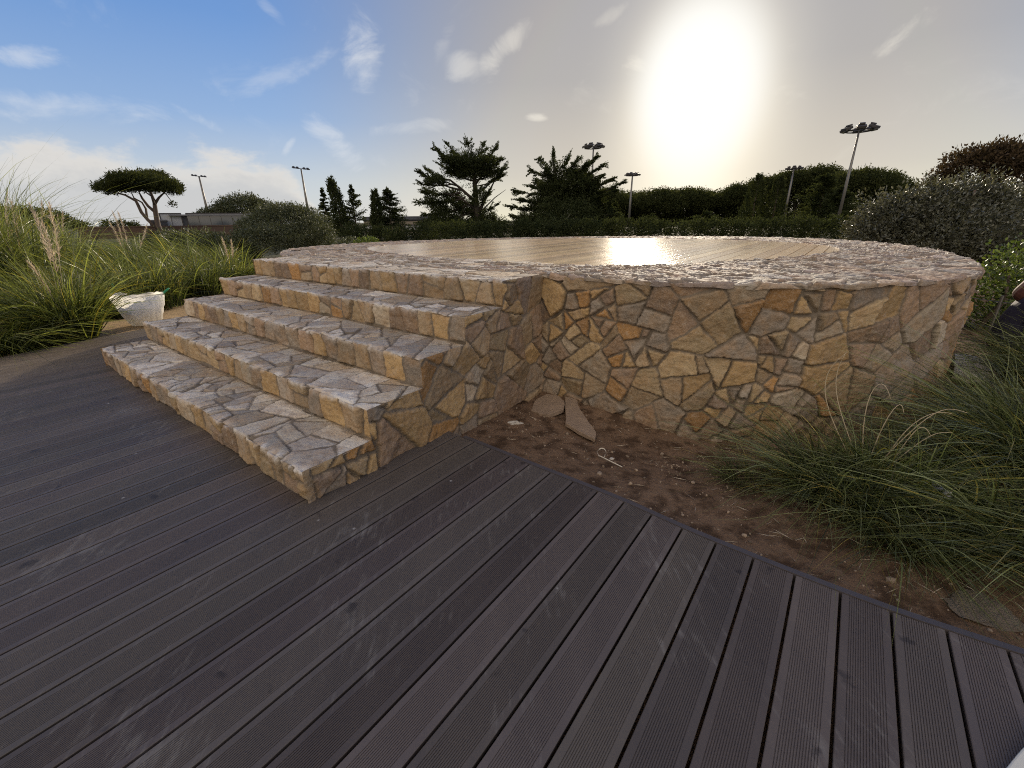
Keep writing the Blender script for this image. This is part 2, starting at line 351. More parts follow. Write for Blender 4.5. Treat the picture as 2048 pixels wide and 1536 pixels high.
# --- ring wall: u runs along the outline, v is height
T = np.linspace(-np.pi, np.pi, 4001); cx, cy = CEN[0] + R_OUT(T) * np.cos(T), CEN[1] + R_OUT(T) * np.sin(T)
S = np.r_[0, np.cumsum(np.hypot(np.diff(cx), np.diff(cy)))]; LEN = S[-1]
rs = np.random.default_rng(3)
def ring_sheet(name, t0, t1, res, seed):
    s0, s1 = np.interp([t0, t1], T, S); U = np.arange(s0, s1 + res, res); V = np.arange(-.5, TOP - .012, res)
    sd_, rd = darts(s0 - .3, s1 + .3, -.7, TOP + .2, rs.uniform(.11, .185, int((s1 - s0) * 38)), rs, 40, 1.1)
    idx, ed, uu, vv, cen, _ = cells(U, V, sd_, seed=seed)
    h, col = relief(idx, ed, uu, vv, cen, pick_cols(len(cen), PAL_WALL, rs), rs, joint=.0056, bev=.0060, depth=.023, offs=.013, tilt=.12, rough=.007, seed=seed)
    th = np.interp(uu, S, T); nx, ny = np.gradient(np.interp(U, S, cy), U), -np.gradient(np.interp(U, S, cx), U)
    L = np.hypot(nx, ny); nx, ny = nx / L, ny / L
    P = np.stack([np.interp(uu, S, cx) + nx[None] * h, np.interp(uu, S, cy) + ny[None] * h, vv], -1) - BASE
    return stone_mesh(name, P, grid_faces(len(V), len(U)), col)
tj = math.atan2(3.561 - CEN[1], .338 - CEN[0])
wall = link('ring_wall', ring_sheet('ring_wall', tj - .30, .25, .0085, 1), STONE, platform)
link('ring_wall', ring_sheet('ring_wall', .24, np.pi, .03, 2), STONE, platform)
link('ring_wall', ring_sheet('ring_wall', -np.pi, tj - .29, .03, 3), STONE, platform)
# --- coping: flat stones between the outline and the inner deck, with a lip bent down at the outer edge
def coping(name, t0, t1, ru, rv, seed):
    s0, s1 = np.interp([t0, t1], T, S); U = np.arange(s0, s1 + ru, ru); th = np.interp(U, S, T); ro, ri = R_OUT(th) + .012 + .010 * fbm(U * 3.1, U * 0 + 4.2, 3, 66), R_IN(th)
    wmax = float((ro - ri).max()); lip = .05; V = np.arange(-.03, wmax + lip, rv)   # v measured inward from the outer edge after the lip
    v0 = np.arange(0, 1.0001, 1 / max(8, int(wmax / rv)))
    sd_, rd = darts(s0 - .3, s1 + .3, -.15, wmax + .15, rs.uniform(.13, .17, int((s1 - s0) * 30)), rs, 30, 1.2)
    nl = 9; vin = np.r_[np.linspace(-.034, -.003, nl), v0 * wmax]
    idx, ed, uu, vv, cen, _ = cells(U, vin, sd_, seed=seed, targets=(.02, .035, .05))
    h, col = relief(idx, ed, uu, vv, cen, pick_cols(len(cen), PAL_RIM, rs), rs, joint=.0045, bev=.006, depth=.012, offs=.007, tilt=.075, rough=.008, seed=seed)
    frac = np.clip(vv / wmax, 0, 1) * ((ro - ri) / wmax)[None] ; inward = frac * wmax
    r = ro[None] - inward; z = np.full_like(r, TOP) + h
    lipm = vv < 0; a = np.clip(-vv / .034, 0, 1)
    ang = np.clip(a * 2.2, 0, 1) * np.pi / 2
    rr = .013; r = np.where(lipm, ro[None] - rr + rr * np.sin(ang) + h * .6 * np.sin(ang), r - rr * (frac < 1e-9)); z = np.where(lipm, TOP - rr + rr * np.cos(ang) + h * np.cos(ang) - np.clip(a - .45, 0, 1) * (.035 + .03 * fbm(uu * 4, uu * 0 + 9, 2, 67)), z)
    r = np.where((~lipm) & (inward < rr), ro[None] - rr - 0 * r, r)
    z = np.where(frac * wmax > ((ro - ri)[None] - 1e-6), z - .03, z)
    P = np.stack([CEN[0] + r * np.cos(th)[None], CEN[1] + r * np.sin(th)[None], z], -1) - BASE
    return stone_mesh(name, P, grid_faces(len(vin), len(U), flip=True), col)
link('coping', coping('coping', -np.pi, -.1, .011, .011, 11), STONE, platform)
link('coping', coping('coping', -.101, np.pi, .02, .02, 12), STONE, platform)

# --- stairs: one sheet follows risers and treads; the right end is its own wall face
def stair_sheet(res, seed):
    nr, nd = int(round(RIS / res)), int(round(DEP / res)); rr = .016
    seg = []                                   # (depth, z, normal depth, normal z, s, region)
    s = 0.0; pts = []
    for k in range(5):
        d0 = k * DEP; z0 = k * RIS
        for i in range(nr):
            z = z0 + (RIS - rr) * i / nr; pts.append((d0, z, -1, 0, s + (RIS - rr) * i / nr, 2 * k))
        s += RIS - rr
        for i in range(5):
            a = i / 5 * math.pi / 2; pts.append((d0 + rr - rr * math.cos(a), z0 + RIS - rr + rr * math.sin(a), -math.cos(a), math.sin(a), s + a * rr, 2 * k + (1 if i > 2 else 0)))
        s += math.pi / 2 * rr; dl = DEP if k < 4 else 1.35; n2 = int(dl / res)
        for i in range(n2): pts.append((d0 + rr + (dl - rr) * i / n2, z0 + RIS, 0, 1, s + (dl - rr) * i / n2, 2 * k + 1))
        s += dl - rr
    return np.array(pts)
def build_stairs():
    pr = stair_sheet(.0085, 1); V = pr[:, 4]; res = .0085; U = np.linspace(0, WID, int(WID / res)); reg = pr[:, 5].astype(int)
    seeds, rad, rg, cols = [], [], [], []
    for k in range(5):
        m = reg == 2 * k; a, b = V[m].min(), V[m].max(); u = -.05
        while u < WID + .1:
            w_ = rs.choice([rs.uniform(.10, .16), rs.uniform(.17, .26)], p=[.45, .55]); 
            if rs.random() < .13:
                seeds.append((u + w_ / 2, a + .3 * (b - a))); seeds.append((u + w_ / 2 + rs.uniform(-.03, .03), a + .8 * (b - a))); rad += [w_ * .42] * 2; rg += [2 * k] * 2
            else: seeds.append((u + w_ / 2, (a + b) / 2 + rs.uniform(-.04, .04))); rad.append(w_ / 2); rg.append(2 * k)
            u += w_
        m = reg == 2 * k + 1; a, b = V[m].min(), V[m].max()
        sd_, rd = darts(-.2, WID + .2, a - .06, b + .06, rs.uniform(.125, .165, 160), rs, 40, 1.2)
        seeds += [tuple(x) for x in sd_]; rad += list(rd); rg += [2 * k + 1] * len(sd_)
    seeds = np.array(seeds); rg = np.array(rg); rp = np.repeat(reg[:, None], len(U), 1)
    idx, ed, uu, vv, cen, ro_ = cells(U, V, seeds, rp, rg, cut=(rg % 2 == 1), warp=.006, seed=21, targets=(.016, .03, .05, .07))
    cols = np.where((rg[ro_] % 2 == 0)[:, None], pick_cols(len(cen), PAL_WALL, rs), pick_cols(len(cen), PAL_TREAD, rs))
    # riser borders: mortar in the inner corner, a thin ragged seam under the nosing
    for k in range(5):
        m = reg == 2 * k; a = V[m].min(); e = np.abs(vv - a) + .004 * fbm(uu * 9, vv * 9, 3, 4); ed = np.where((rp == 2 * k) | (rp == 2 * k - 1), np.minimum(ed, np.abs(e) + .002), ed)
    hr, col = relief(idx, ed, uu, vv, cen, cols, rs, joint=.006, bev=.012, depth=.018, offs=.011, tilt=.09, rough=.0075, seed=22)
    ht, _ = relief(idx, ed, uu, vv, cen, cols, rs, joint=.0055, bev=.005, depth=.010, offs=.004, tilt=.03, rough=.0035, seed=23)
    wt = np.repeat((reg % 2 == 1)[:, None], len(U), 1).astype(float)
    for _ in range(4): wt[1:-1] = (wt[:-2] + wt[1:-1] * 2 + wt[2:]) / 4
    h = hr * (1 - wt) + ht * wt
    # ragged nosing: lumps that swell and chip along the edge
    dep, z, nd_, nz = (pr[:, i][:, None] for i in range(4))
    b = np.minimum(uu, WID - uu); r2 = .022; ph = np.clip((r2 - b) / r2, 0, 1) * math.pi / 4
    nose = np.zeros_like(h)
    for k in range(5):
        zk = (k + 1) * RIS; dist = np.hypot(dep - k * DEP, z - zk); nose += np.exp(-(dist / .034) ** 2) * (.024 * fbm(uu * 8, np.full_like(uu, k * 7.3), 5, 31, .68) - .006)
    h = h + nose
    edge_w = np.zeros_like(h)
    for k in range(5): edge_w = np.maximum(edge_w, np.exp(-((dep - k * DEP) / .05) ** 2) * np.exp(-((z - (k + 1) * RIS) / .022) ** 2))
    ew = np.clip(edge_w * (.55 + 1.1 * fbm(uu * 9, vv * 9, 4, 77)), 0, .85)[..., None]      # lime-bleached arrises
    col[..., :3] = col[..., :3] * (1 - ew) + np.array([.60, .57, .53]) * ew
    hb = -.003 + .006 * fbm((dep + z * 3 + 0 * uu) * 9, (z * 5 + 0 * uu) * 3, 3, 7)
    h = np.where(b < .03, hb + (h - hb) * sstep(b, 0, .03), h)
    ux = np.where(b < r2, r2 - r2 * np.sin(ph) , b); off = -(r2 - r2 * np.cos(ph)) ; usign = np.where(uu < WID / 2, -1.0, 1.0)
    ux = np.where(uu < WID / 2, ux, WID - ux)
    hh = h * np.cos(ph) + off; ue = h * np.sin(ph) * usign
    D = dep + nd_ * hh; Z = z + nz * hh; Uu = ux + ue
    P = np.stack([CORN[0] + dd[0] * D + ww[0] * Uu, CORN[1] + dd[1] * D + ww[1] * Uu, Z], -1) - BASE
    st = link('staircase', side_mesh(), STONE, platform)
    nV = len(V)
    for k in range(5):
        rows = np.where((reg == 2 * k) | (reg == 2 * k + 1))[0]; a, c = rows[0], min(rows[-1] + 2, nV)
        link('step', stone_mesh('step', P[a:c], grid_faces(c - a, len(U), flip=True), col[a:c]), STONE, st)
    return st
def side_mesh():
    """the stepped right-hand face (and its mirror on the left), standing in the ground"""
    parts = []
    nz, nd = 22, 48; dz, dx = RIS / nz, DEP / nd
    for side in (0, 1):
        f = 1 if side == 0 else 2
        U = np.arange(0, 4 * DEP + 1.35, dx); V = np.arange(-int(.45 / dz) * dz, TOP + dz * .5, dz)
        sd_, rd = darts(-.2, U[-1] + .2, -.6, TOP + .15, rs.uniform(.125, .175, 160), rs, 60, 1.0)
        idx, ed, uu, vv, cen, _ = cells(U, V, sd_, seed=41 + side)
        h, col = relief(idx, ed, uu, vv, cen, pick_cols(len(cen), PAL_WALL, rs), rs, joint=.0056, bev=.0060, depth=.023, offs=.013, tilt=.12, rough=.007, seed=42 + side)
        zt = np.minimum(np.floor(uu / DEP + 1e-6) + 1, 5) * RIS
        kk = np.floor(uu / DEP + 1e-6); fr = uu - kk * DEP
        b = np.minimum(zt - vv, np.where(vv > kk * RIS - 1e-6, np.where(kk <= 4, fr, 9), 9)); b = np.where(kk > 4, zt - vv, b)
        b = np.maximum(b, 0); r2 = .022; ph = np.clip((r2 - b) / r2, 0, 1) * math.pi / 4
        hb = -.003 + .006 * fbm((uu + vv * 3) * 9, vv * 15, 3, 7)
        h = np.where(b < .03, hb + (h - hb) * sstep(b, 0, .03), h) * np.cos(ph) - (r2 - r2 * np.cos(ph))
        n = -ww if side == 0 else ww; o = CORN + (0 if side == 0 else 1) * ww * WID
        zz = vv - np.where(zt - vv < r2, (b - (r2 - r2 * np.sin(ph))) * -1, 0) * 0
        P = np.stack([o[0] + dd[0] * uu + n[0] * h, o[1] + dd[1] * uu + n[1] * h, zz], -1) - BASE
        cu, cv = (U[:-1] + U[1:]) / 2, (V[:-1] + V[1:]) / 2
        keep = cv[:, None] < (np.minimum(np.floor(cu / DEP) + 1, 5) * RIS)[None, :]
        parts.append((P.reshape(-1, 3), grid_faces(len(V), len(U), keep, flip=(side == 1)), col.reshape(-1, 4)))
    # mortar core behind the stones
    off = sum(len(p[0]) for p in parts); bv, bf = [], []
    for k in range(5):
        d0, d1 = k * DEP + .035, 4 * DEP + 1.3; z0, z1 = (k * RIS - .03 if k else -.45), (k + 1) * RIS - .03
        for (u_, d_, z_) in [(a, b_, c) for c in (z0, z1) for b_ in (d0, d1) for a in (.03, WID - .03)]:
            p = CORN + dd * d_ + ww * u_; bv.append((p[0] - BASE[0], p[1] - BASE[1], z_))
        n0 = k * 8; bf += [[n0 + i for i in q] for q in [(0, 1, 3, 2), (4, 6, 7, 5), (0, 4, 5, 1), (2, 3, 7, 6), (0, 2, 6, 4), (1, 5, 7, 3)]]
    parts.append((np.array(bv), np.array(bf), np.tile([.2, .18, .15, 0.], (len(bv), 1))))
    V_, F_, C_ = [], [], []; n = 0
    for p, f_, c in parts: V_.append(p); F_.append(f_ + n); C_.append(c); n += len(p)
    return stone_mesh('staircase', np.concatenate(V_), np.concatenate(F_), np.concatenate(C_))
build_stairs()

# ------------------------------------------------------------------ deck boards
nn = np.array([math.cos(YAW), -math.sin(YAW)])       # across the boards
def _board(cols, groove_dark=True):
    def b(gg, p, out):
        a = gg.n('ShaderNodeVertexColor', layer_name='tint'); tc = gg.n('ShaderNodeTexCoord').outputs['Object']
        mp = gg.n('ShaderNodeMapping'); mp.inputs['Rotation'].default_value = (0, 0, YAW); mp.inputs['Scale'].default_value = (1, .22, 1); gg.put(mp.inputs[0], tc)
        n1 = gg.noise(mp.outputs[0], 5, 6, .6); n2 = gg.noise(tc, 2.2, 6, .62); n3 = gg.noise(mp.outputs[0], 40, 5, .65); n4 = gg.noise(tc, 7, 4, .5)
        c = gg.mix(n1, cols[0], cols[1]); c = gg.mix(1.0, c, a.outputs[0], 'MULTIPLY')
        c = gg.mix(gg.m('MULTIPLY', gg.sm(gg.m('ADD', n2, gg.m('MULTIPLY', gg.m('SUBTRACT', n3, .5), .9)), .56, .86), cols[3]), c, cols[2])      # dusty bloom
        c = gg.mix(gg.m('MULTIPLY', gg.sm(n4, .66, .72), .6), c, (.022, .017, .015))   # damp stains
        if groove_dark:    # sandy tan by the left border: dust, plus the sunlit strip painted brighter
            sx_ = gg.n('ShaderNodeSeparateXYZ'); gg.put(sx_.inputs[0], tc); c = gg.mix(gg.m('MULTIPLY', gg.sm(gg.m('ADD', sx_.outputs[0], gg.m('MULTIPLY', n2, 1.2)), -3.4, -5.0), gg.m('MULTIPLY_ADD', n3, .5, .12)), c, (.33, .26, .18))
        sp = gg.n('ShaderNodeTexVoronoi'); gg.put(sp.inputs['Vector'], tc); sp.inputs['Scale'].default_value = 4.5
        c = gg.mix(gg.m('MULTIPLY', gg.sm(sp.outputs['Distance'], .045, .02), .6), c, (.42, .40, .38))   # specks
        gg.put(p.inputs['Base Color'], c); gg.put(p.inputs['Roughness'], gg.m('MULTIPLY_ADD', n1, .22 if groove_dark else .06, cols[4])); p.inputs['Specular IOR Level'].default_value = cols[5]
        if not groove_dark: p.inputs['Anisotropic'].default_value = 1.0; gg.put(p.inputs['Tangent'], gg.comb(math.cos(YAW), -math.sin(YAW), 0.0))
        bn = gg.n('ShaderNodeBump'); bn.inputs['Strength'].default_value = .35 if groove_dark else .40; bn.inputs['Distance'].default_value = .002
        gg.put(bn.inputs['Height'], gg.noise(mp.outputs[0], 160, 4, .7)); gg.put(p.inputs['Normal'], bn.outputs[0])
    return b
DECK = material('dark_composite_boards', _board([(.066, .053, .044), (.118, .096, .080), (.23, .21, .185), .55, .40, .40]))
DECKTAN = material('pale_composite_boards', _board([(.56, .41, .23), (.70, .53, .32), (.70, .58, .42), .45, .10, .12], False))
def board_profile(w, ng, margin=.021, gd=.0022, th=.022):
    pr = [(0.0015, -th), (0, -.002), (.002, 0), (margin - .001, 0)]
    pitch = (w - 2 * margin) / max(1, ng)
    for i in range(ng):
        x = margin + i * pitch; pr += [(x + pitch * .30, 0), (x + pitch * .40, -gd), (x + pitch * .62, -gd), (x + pitch * .72, 0)]
    pr += [(w - margin + .001, 0), (w - .002, 0), (w, -.002), (w - .0015, -th)]
    return np.array(pr)
def boards(name, o0, o1, pitch, gap, ng, tlo, thi, zt, org, base, rs, cut=None):
    V, Fc, C = [], [], []; n = 0; pr = board_profile(pitch - gap, ng); m = len(pr); k = 0; o = o0
    while o < o1:
        x = pr[:, 0] + o; a, b = tlo(x), thi(x); ok = b - a > .02
        if ok.sum() > m * .3:
            b = np.maximum(b, a + .001); tint = rs.uniform(.74, 1.22) * np.array([1, rs.uniform(.96, 1.02), rs.uniform(.95, 1.04)])
            cuts = [0.0] + [1.0]
            for c in cuts:
                t = a + (b - a) * c; p = org[None] + nn[None] * x[:, None] + dd[None] * t[:, None]
                V.append(np.c_[p, pr[:, 1] + zt] - base); C.append(np.tile(tint, (m, 1)))
            i = np.arange(m - 1); Fc.append(np.stack([n + i, n + i + 1, n + m + i + 1, n + m + i], -1)[:, ::-1]); n += 2 * m
        o += pitch; k += 1
    return mesh_np(name, np.concatenate(V), np.concatenate(Fc), False, np.concatenate(C))
_bl = [(-6.1, 0), (-6.05, 2.4), (-5.95, 3.4), (-5.67, 4.60), (-5.49, 5.106), (-5.093, 5.998)]
_br = [(-.335, 2.567), (.21, 2.126), (.547, 1.859), (.775, 1.642), (.893, 1.54), (1.13, 1.348), (1.39, 1.155), (1.66, .994), (2.2, .70), (3, .33), (4, -.08), (5.5, -.6)]
def along(pts):
    p = np.array(pts) - CORN; o, t = p @ nn, p @ dd; s_ = np.argsort(o); return lambda x: np.interp(x, o[s_], t[s_])
t_end = along([(-5.05, 6.03), (-4.55, 6.4), (-3.6, 5.5), (-.75, 2.95)] + _br)
_tl = along(_bl); t_start = lambda x: np.where(np.asarray(x) < -2.9, _tl(x), -5.5)
rs = np.random.default_rng(8)
# board seams fall at 1.442 beyond the stair corner, 0.15 apart
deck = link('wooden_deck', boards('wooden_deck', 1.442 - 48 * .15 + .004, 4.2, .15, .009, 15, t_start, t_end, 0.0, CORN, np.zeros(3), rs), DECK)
tag(deck, 'dark grooved composite deck boards in the shade before the stone steps', None, None, 'structure')
# edge trim along the right border
mb = MB(); pts = [np.array(p) for p in _br]; fine = []
for a, b in zip(pts[:-1], pts[1:]):
    for i in range(6): fine.append(a + (b - a) * i / 6)
fine = np.array(fine); 
for _ in range(6): fine[1:-1] = (fine[:-2] + 2 * fine[1:-1] + fine[2:]) / 4
tn = np.gradient(fine, axis=0); tn /= np.linalg.norm(tn, axis=1)[:, None]; no = np.c_[-tn[:, 1], tn[:, 0]]
vv_ = []; 
for p, n_ in zip(fine, no):
    vv_ += [(*(p + n_ * .002), .0035), (*(p + n_ * .030), .0035), (*(p + n_ * .030), -.12), (*(p + n_ * .002), -.12)]
ff = [(i * 4 + j, i * 4 + (j + 1) % 4, i * 4 + 4 + (j + 1) % 4, i * 4 + 4 + j) for i in range(len(fine) - 1) for j in range(4)]
TRIM = plain('trim_board', (.062, .053, .054), .5, var=.2, scale=12)
mb.add(vv_, ff).build('edge_trim', TRIM, deck)
# pale round floor set into the coping
def chord(sign):
    T2 = np.linspace(0, 2 * np.pi, 1440); q = np.c_[CEN[0] + (R_IN(T2) + .012) * np.cos(T2), CEN[1] + (R_IN(T2) + .012) * np.sin(T2)] - CEN
    o, t = q @ nn, q @ dd
    def f(x):
        x = np.asarray(x); r = np.zeros_like(x, dtype=float)
        lo, hi = o.argmin(), o.argmax(); ii = np.arange(len(o))
        a = np.take(np.arange(len(o)), np.arange(lo, lo + len(o)), mode='wrap'); h = (hi - lo) % len(o)
        A, B = a[:h + 1], a[h:]
        ta = np.interp(x, o[A], t[A]); tb = np.interp(x, o[B][::-1], t[B][::-1])
        r = np.maximum(ta, tb) if sign > 0 else np.minimum(ta, tb)
        return np.where((x < o.min()) | (x > o.max()), 0.0, r)
    return f
floor_me = boards('deck_floor', -5 + .04, 5, .15, .009, 0, chord(-1), chord(1), TOP - .004, CEN, BASE, rs)
link('deck_floor', floor_me, DECKTAN, platform)
# dark joists' bed under the round floor
T2 = np.linspace(0, 2 * np.pi, 97)[:-1]; mb = MB()
mb.add([((R_IN(t) + .03) * math.cos(t), (R_IN(t) + .03) * math.sin(t), TOP - .045) for t in T2], [tuple(range(96))]).build('floor_bed', plain('dark_bed', (.03, .027, .025), .9), platform)

# ------------------------------------------------------------------ ground
def ground_z(x, y):
    z = -.085 + .018 * fbm(x * 1.3, y * 1.3, 3, 50) + .008 * fbm(x * 7, y * 7, 3, 51)
    z = z - .17 * np.exp(-(((x - 1.5) / .9) ** 2 + ((y - 2.75) / .55) ** 2))       # hollow against the wall
    dl = np.hypot(x + 5.4, y - 5.6); z = z + .06 * np.exp(-(dl / 1.6) ** 2)
    return z
def _soil(gg, p, out):
    tc = gg.n('ShaderNodeTexCoord').outputs['Object']; n1 = gg.noise(tc, 1.6, 6, .6); n2 = gg.noise(tc, 30, 6, .7); n3 = gg.noise(tc, .05, 3, .5); n5 = gg.noise(tc, 9, 5, .6)
    c = gg.mix(n1, (.125, .076, .045), (.22, .142, .090)); c = gg.mix(gg.sm(n2, .5, .75), c, (.17, .125, .088)); c = gg.mix(gg.sm(n5, .58, .35), c, (.07, .042, .025))
    sx_ = gg.n('ShaderNodeSeparateXYZ'); gg.put(sx_.inputs[0], tc)
    left = gg.sm(sx_.outputs[0], -2.5, -4.2); c = gg.mix(left, c, gg.mix(n2, (.30, .20, .10), (.42, .30, .17)))
    far = gg.sm(gg.v('LENGTH', tc), 11, 22); c = gg.mix(far, c, gg.mix(n3, (.055, .06, .028), (.10, .09, .05)))
    gg.put(p.inputs['Base Color'], c); p.inputs['Roughness'].default_value = .95; p.inputs['Specular IOR Level'].default_value = .15
    b = gg.n('ShaderNodeBump'); b.inputs['Strength'].default_value = .8; b.inputs['Distance'].default_value = .02; gg.put(b.inputs['Height'], gg.m('ADD', n2, n5)); gg.put(p.inputs['Normal'], b.outputs[0])
SOIL = material('bare_soil', _soil)
def axis(fine0, fine1, st, far):
    a = list(np.arange(fine0, fine1, st)); s = st; x = a[-1]
    while x < far: s *= 1.35; x += s; a.append(x)
    s = st; x = a[0]; lo = []
    while x > -far: s *= 1.35; x -= s; lo.append(x)
    return np.array(lo[::-1] + a)
gx, gy = axis(-7, 6, .045, 900), axis(-2, 8, .045, 900); XX, YY = np.meshgrid(gx, gy); ZZ = ground_z(XX, YY)
ZZ = np.where(np.hypot(XX, YY) > 60, -.1, ZZ)
gm = mesh_np('ground', np.stack([XX, YY, ZZ], -1), grid_faces(len(gy), len(gx)), True)
tag(link('ground', gm, SOIL), 'brown bare soil and rough ground round the platform', None, None, 'structure')

# ------------------------------------------------------------------ foliage
def _leafmat(dark, light, trans, rough, spec, tcol=None):
    def b(gg, p, out):
        a = gg.n('ShaderNodeVertexColor', layer_name='tint')
        c = gg.mix(gg.m('MULTIPLY', a.outputs[1], 1.0), dark, light); c = gg.mix(1.0, c, a.outputs[0], 'MULTIPLY')
        gg.put(p.inputs['Base Color'], c); p.inputs['Roughness'].default_value = rough; p.inputs['Specular IOR Level'].default_value = spec
        t = gg.n('ShaderNodeBsdfTranslucent'); gg.put(t.inputs[0], gg.mix(1.0, c, tcol or (1.5, 1.45, .7), 'MULTIPLY'))
        ms = gg.n('ShaderNodeMixShader'); ms.inputs[0].default_value = trans
        gg.nt.links.new(p.outputs[0], ms.inputs[1]); gg.nt.links.new(t.outputs[0], ms.inputs[2]); gg.nt.links.new(ms.outputs[0], out.inputs[0])
    return b
PINE = material('pine_needles', _leafmat((.020, .027, .012), (.064, .071, .026), .36, .8, .08))
CYPR = material('cypress_foliage', _leafmat((.018, .025, .012), (.055, .064, .026), .34, .8, .08))
OLIVE = material('olive_leaves', _leafmat((.035, .042, .020), (.105, .115, .058), .22, .5, .4))
LAUREL = material('glossy_leaves', _leafmat((.042, .044, .030), (.135, .135, .092), .22, .36, .5))
LIME = material('bright_leaves', _leafmat((.045, .07, .015), (.13, .17, .04), .35, .4, .4))
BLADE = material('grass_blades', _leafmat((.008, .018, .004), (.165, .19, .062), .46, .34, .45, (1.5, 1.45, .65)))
BLADE2 = material('shaded_grass_blades', _leafmat((.016, .024, .009), (.190, .212, .088), .40, .34, .45, (1.3, 1.3, .7)))  # blade copy for the tussocks in shade, their light level set in the colour
DRY = material('dry_plume', _leafmat((.42, .35, .26), (.70, .61, .48), .45, .7, .2, (1.2, 1.12, 1.0)))
def _bark(gg, p, out):
    tc = gg.n('ShaderNodeTexCoord').outputs['Object']; n = gg.noise(tc, 9, 6, .65)
    gg.put(p.inputs['Base Color'], gg.mix(n, (.045, .032, .024), (.15, .11, .085))); p.inputs['Roughness'].default_value = .9
    b = gg.n('ShaderNodeBump'); b.inputs['Strength'].default_value = .8; gg.put(b.inputs['Height'], n); gg.put(p.inputs['Normal'], b.outputs[0])
BARK = material('bark', _bark)

DARKBARK = plain('dark_bark', (.035, .027, .02), .9, var=.4, scale=6)
def unit(v): return v / (np.linalg.norm(v, axis=-1, keepdims=True) + 1e-9)
def leaves(P, Dv, L, Wd, rs, shade=None):
    """one folded leaf per point: root, two flanks, tip"""
    n = len(P); L = np.broadcast_to(L, (n,)) * rs.uniform(.7, 1.3, n); Wd = np.broadcast_to(Wd, (n,)) * rs.uniform(.7, 1.3, n)
    Dv = unit(Dv); s = unit(np.cross(Dv, rs.normal(size=(n, 3)))); up = np.cross(s, Dv)
    a = P; t = P + Dv * L[:, None]; m = P + Dv * (L * .5)[:, None]
    l = m + s * (Wd * .5)[:, None] + up * (Wd * .12)[:, None]; r = m - s * (Wd * .5)[:, None] + up * (Wd * .12)[:, None]
    V = np.stack([a, l, t, r], 1).reshape(-1, 3); F = np.arange(4 * n).reshape(n, 4)
    k = rs.uniform(0, 1, n) if shade is None else np.clip(shade + rs.normal(0, .18, n), 0, 1)
    c = np.ones((n, 4)); c[:, :3] = rs.uniform(.75, 1.25, (n, 1)); c[:, 3] = k
    return V, F, np.repeat(c, 4, 0)
class Leafy:
    def __init__(s): s.V, s.F, s.C, s.n = [], [], [], 0
    def add(s, V, F, C): s.V.append(V); s.F.append(F + s.n); s.C.append(C); s.n += len(V)
    def mesh(s, name): return mesh_np(name, np.concatenate(s.V), np.concatenate(s.F), False, np.concatenate(s.C))
def sphere_pts(n, rs): return unit(rs.normal(size=(n, 3)))
def blob_leaves(lf, c, r, rs, nclump, per, L, Wd, spread, lump=.18, up=.3, inner=.45, seed=0, low=-.9):
    """leaf clumps through a lumpy ellipsoid; gaps stay between the clumps"""
    c = np.asarray(c, float); r = np.asarray(r, float); d = sphere_pts(nclump * 2, rs); d = d[d[:, 2] > low][:nclump]; n = len(d)
    q = 1 + lump * fbm(np.arctan2(d[:, 1], d[:, 0]) * 2.2 + 9, d[:, 2] * 3.5, 3, seed)
    f = (inner + (1 - inner) * rs.uniform(0, 1, n) ** .45) * q
    cc = c + d * r * f[:, None]; tone = rs.uniform(0, 1, n) * .6 + .2
    P = np.repeat(cc, per, 0) + rs.normal(size=(n * per, 3)) * spread
    Dv = np.repeat(d * [1, 1, .6], per, 0) * .7 + rs.normal(size=(n * per, 3)) * .7 + [0, 0, up]
    lf.add(*leaves(P, Dv, L, Wd, rs, np.repeat(tone, per)))
def spray_leaves(lf, B, Dv, Ls, rs, per, L, Wd, fan=.22, droop=0.0):
    """flat branchlets that stick out of the crown: leaves along a line, narrower towards the tip"""
    n = len(B); Dv = unit(Dv); t = rs.uniform(.05, 1, (n, per)); side = unit(np.cross(Dv, np.array([0, 0, 1.0]) + rs.normal(size=(n, 3)) * .2))
    off = rs.normal(size=(n, per)) * fan * (1 - t * .85) * Ls[:, None]
    P = B[:, None] + Dv[:, None] * (t * Ls[:, None])[..., None] + side[:, None] * off[..., None]; P[..., 2] -= droop * t * t * Ls[:, None]
    P = P + rs.normal(size=P.shape) * (.05 * Ls[:, None, None])
    DD = Dv[:, None] + side[:, None] * (np.sign(off) * .5)[..., None] + rs.normal(size=P.shape) * .25
    tone = np.repeat(rs.uniform(.15, .75, n), per) + (t.ravel() - .5) * .3
    lf.add(*leaves(P.reshape(-1, 3), DD.reshape(-1, 3), L, Wd, rs, tone))
def limbs(name, paths, parent, mat=BARK):
    mb = MB()
    for pts, r in paths: mb.tube(pts, r, 7)
    return mb.build(name, mat, parent, smooth=True)
def rel(base, *pts): return [np.asarray(p) - base for p in pts]
GZ = -.1
def base_at(px, D, z=GZ):
    p = at(px, 450, D); return np.array([p[0], p[1], z])

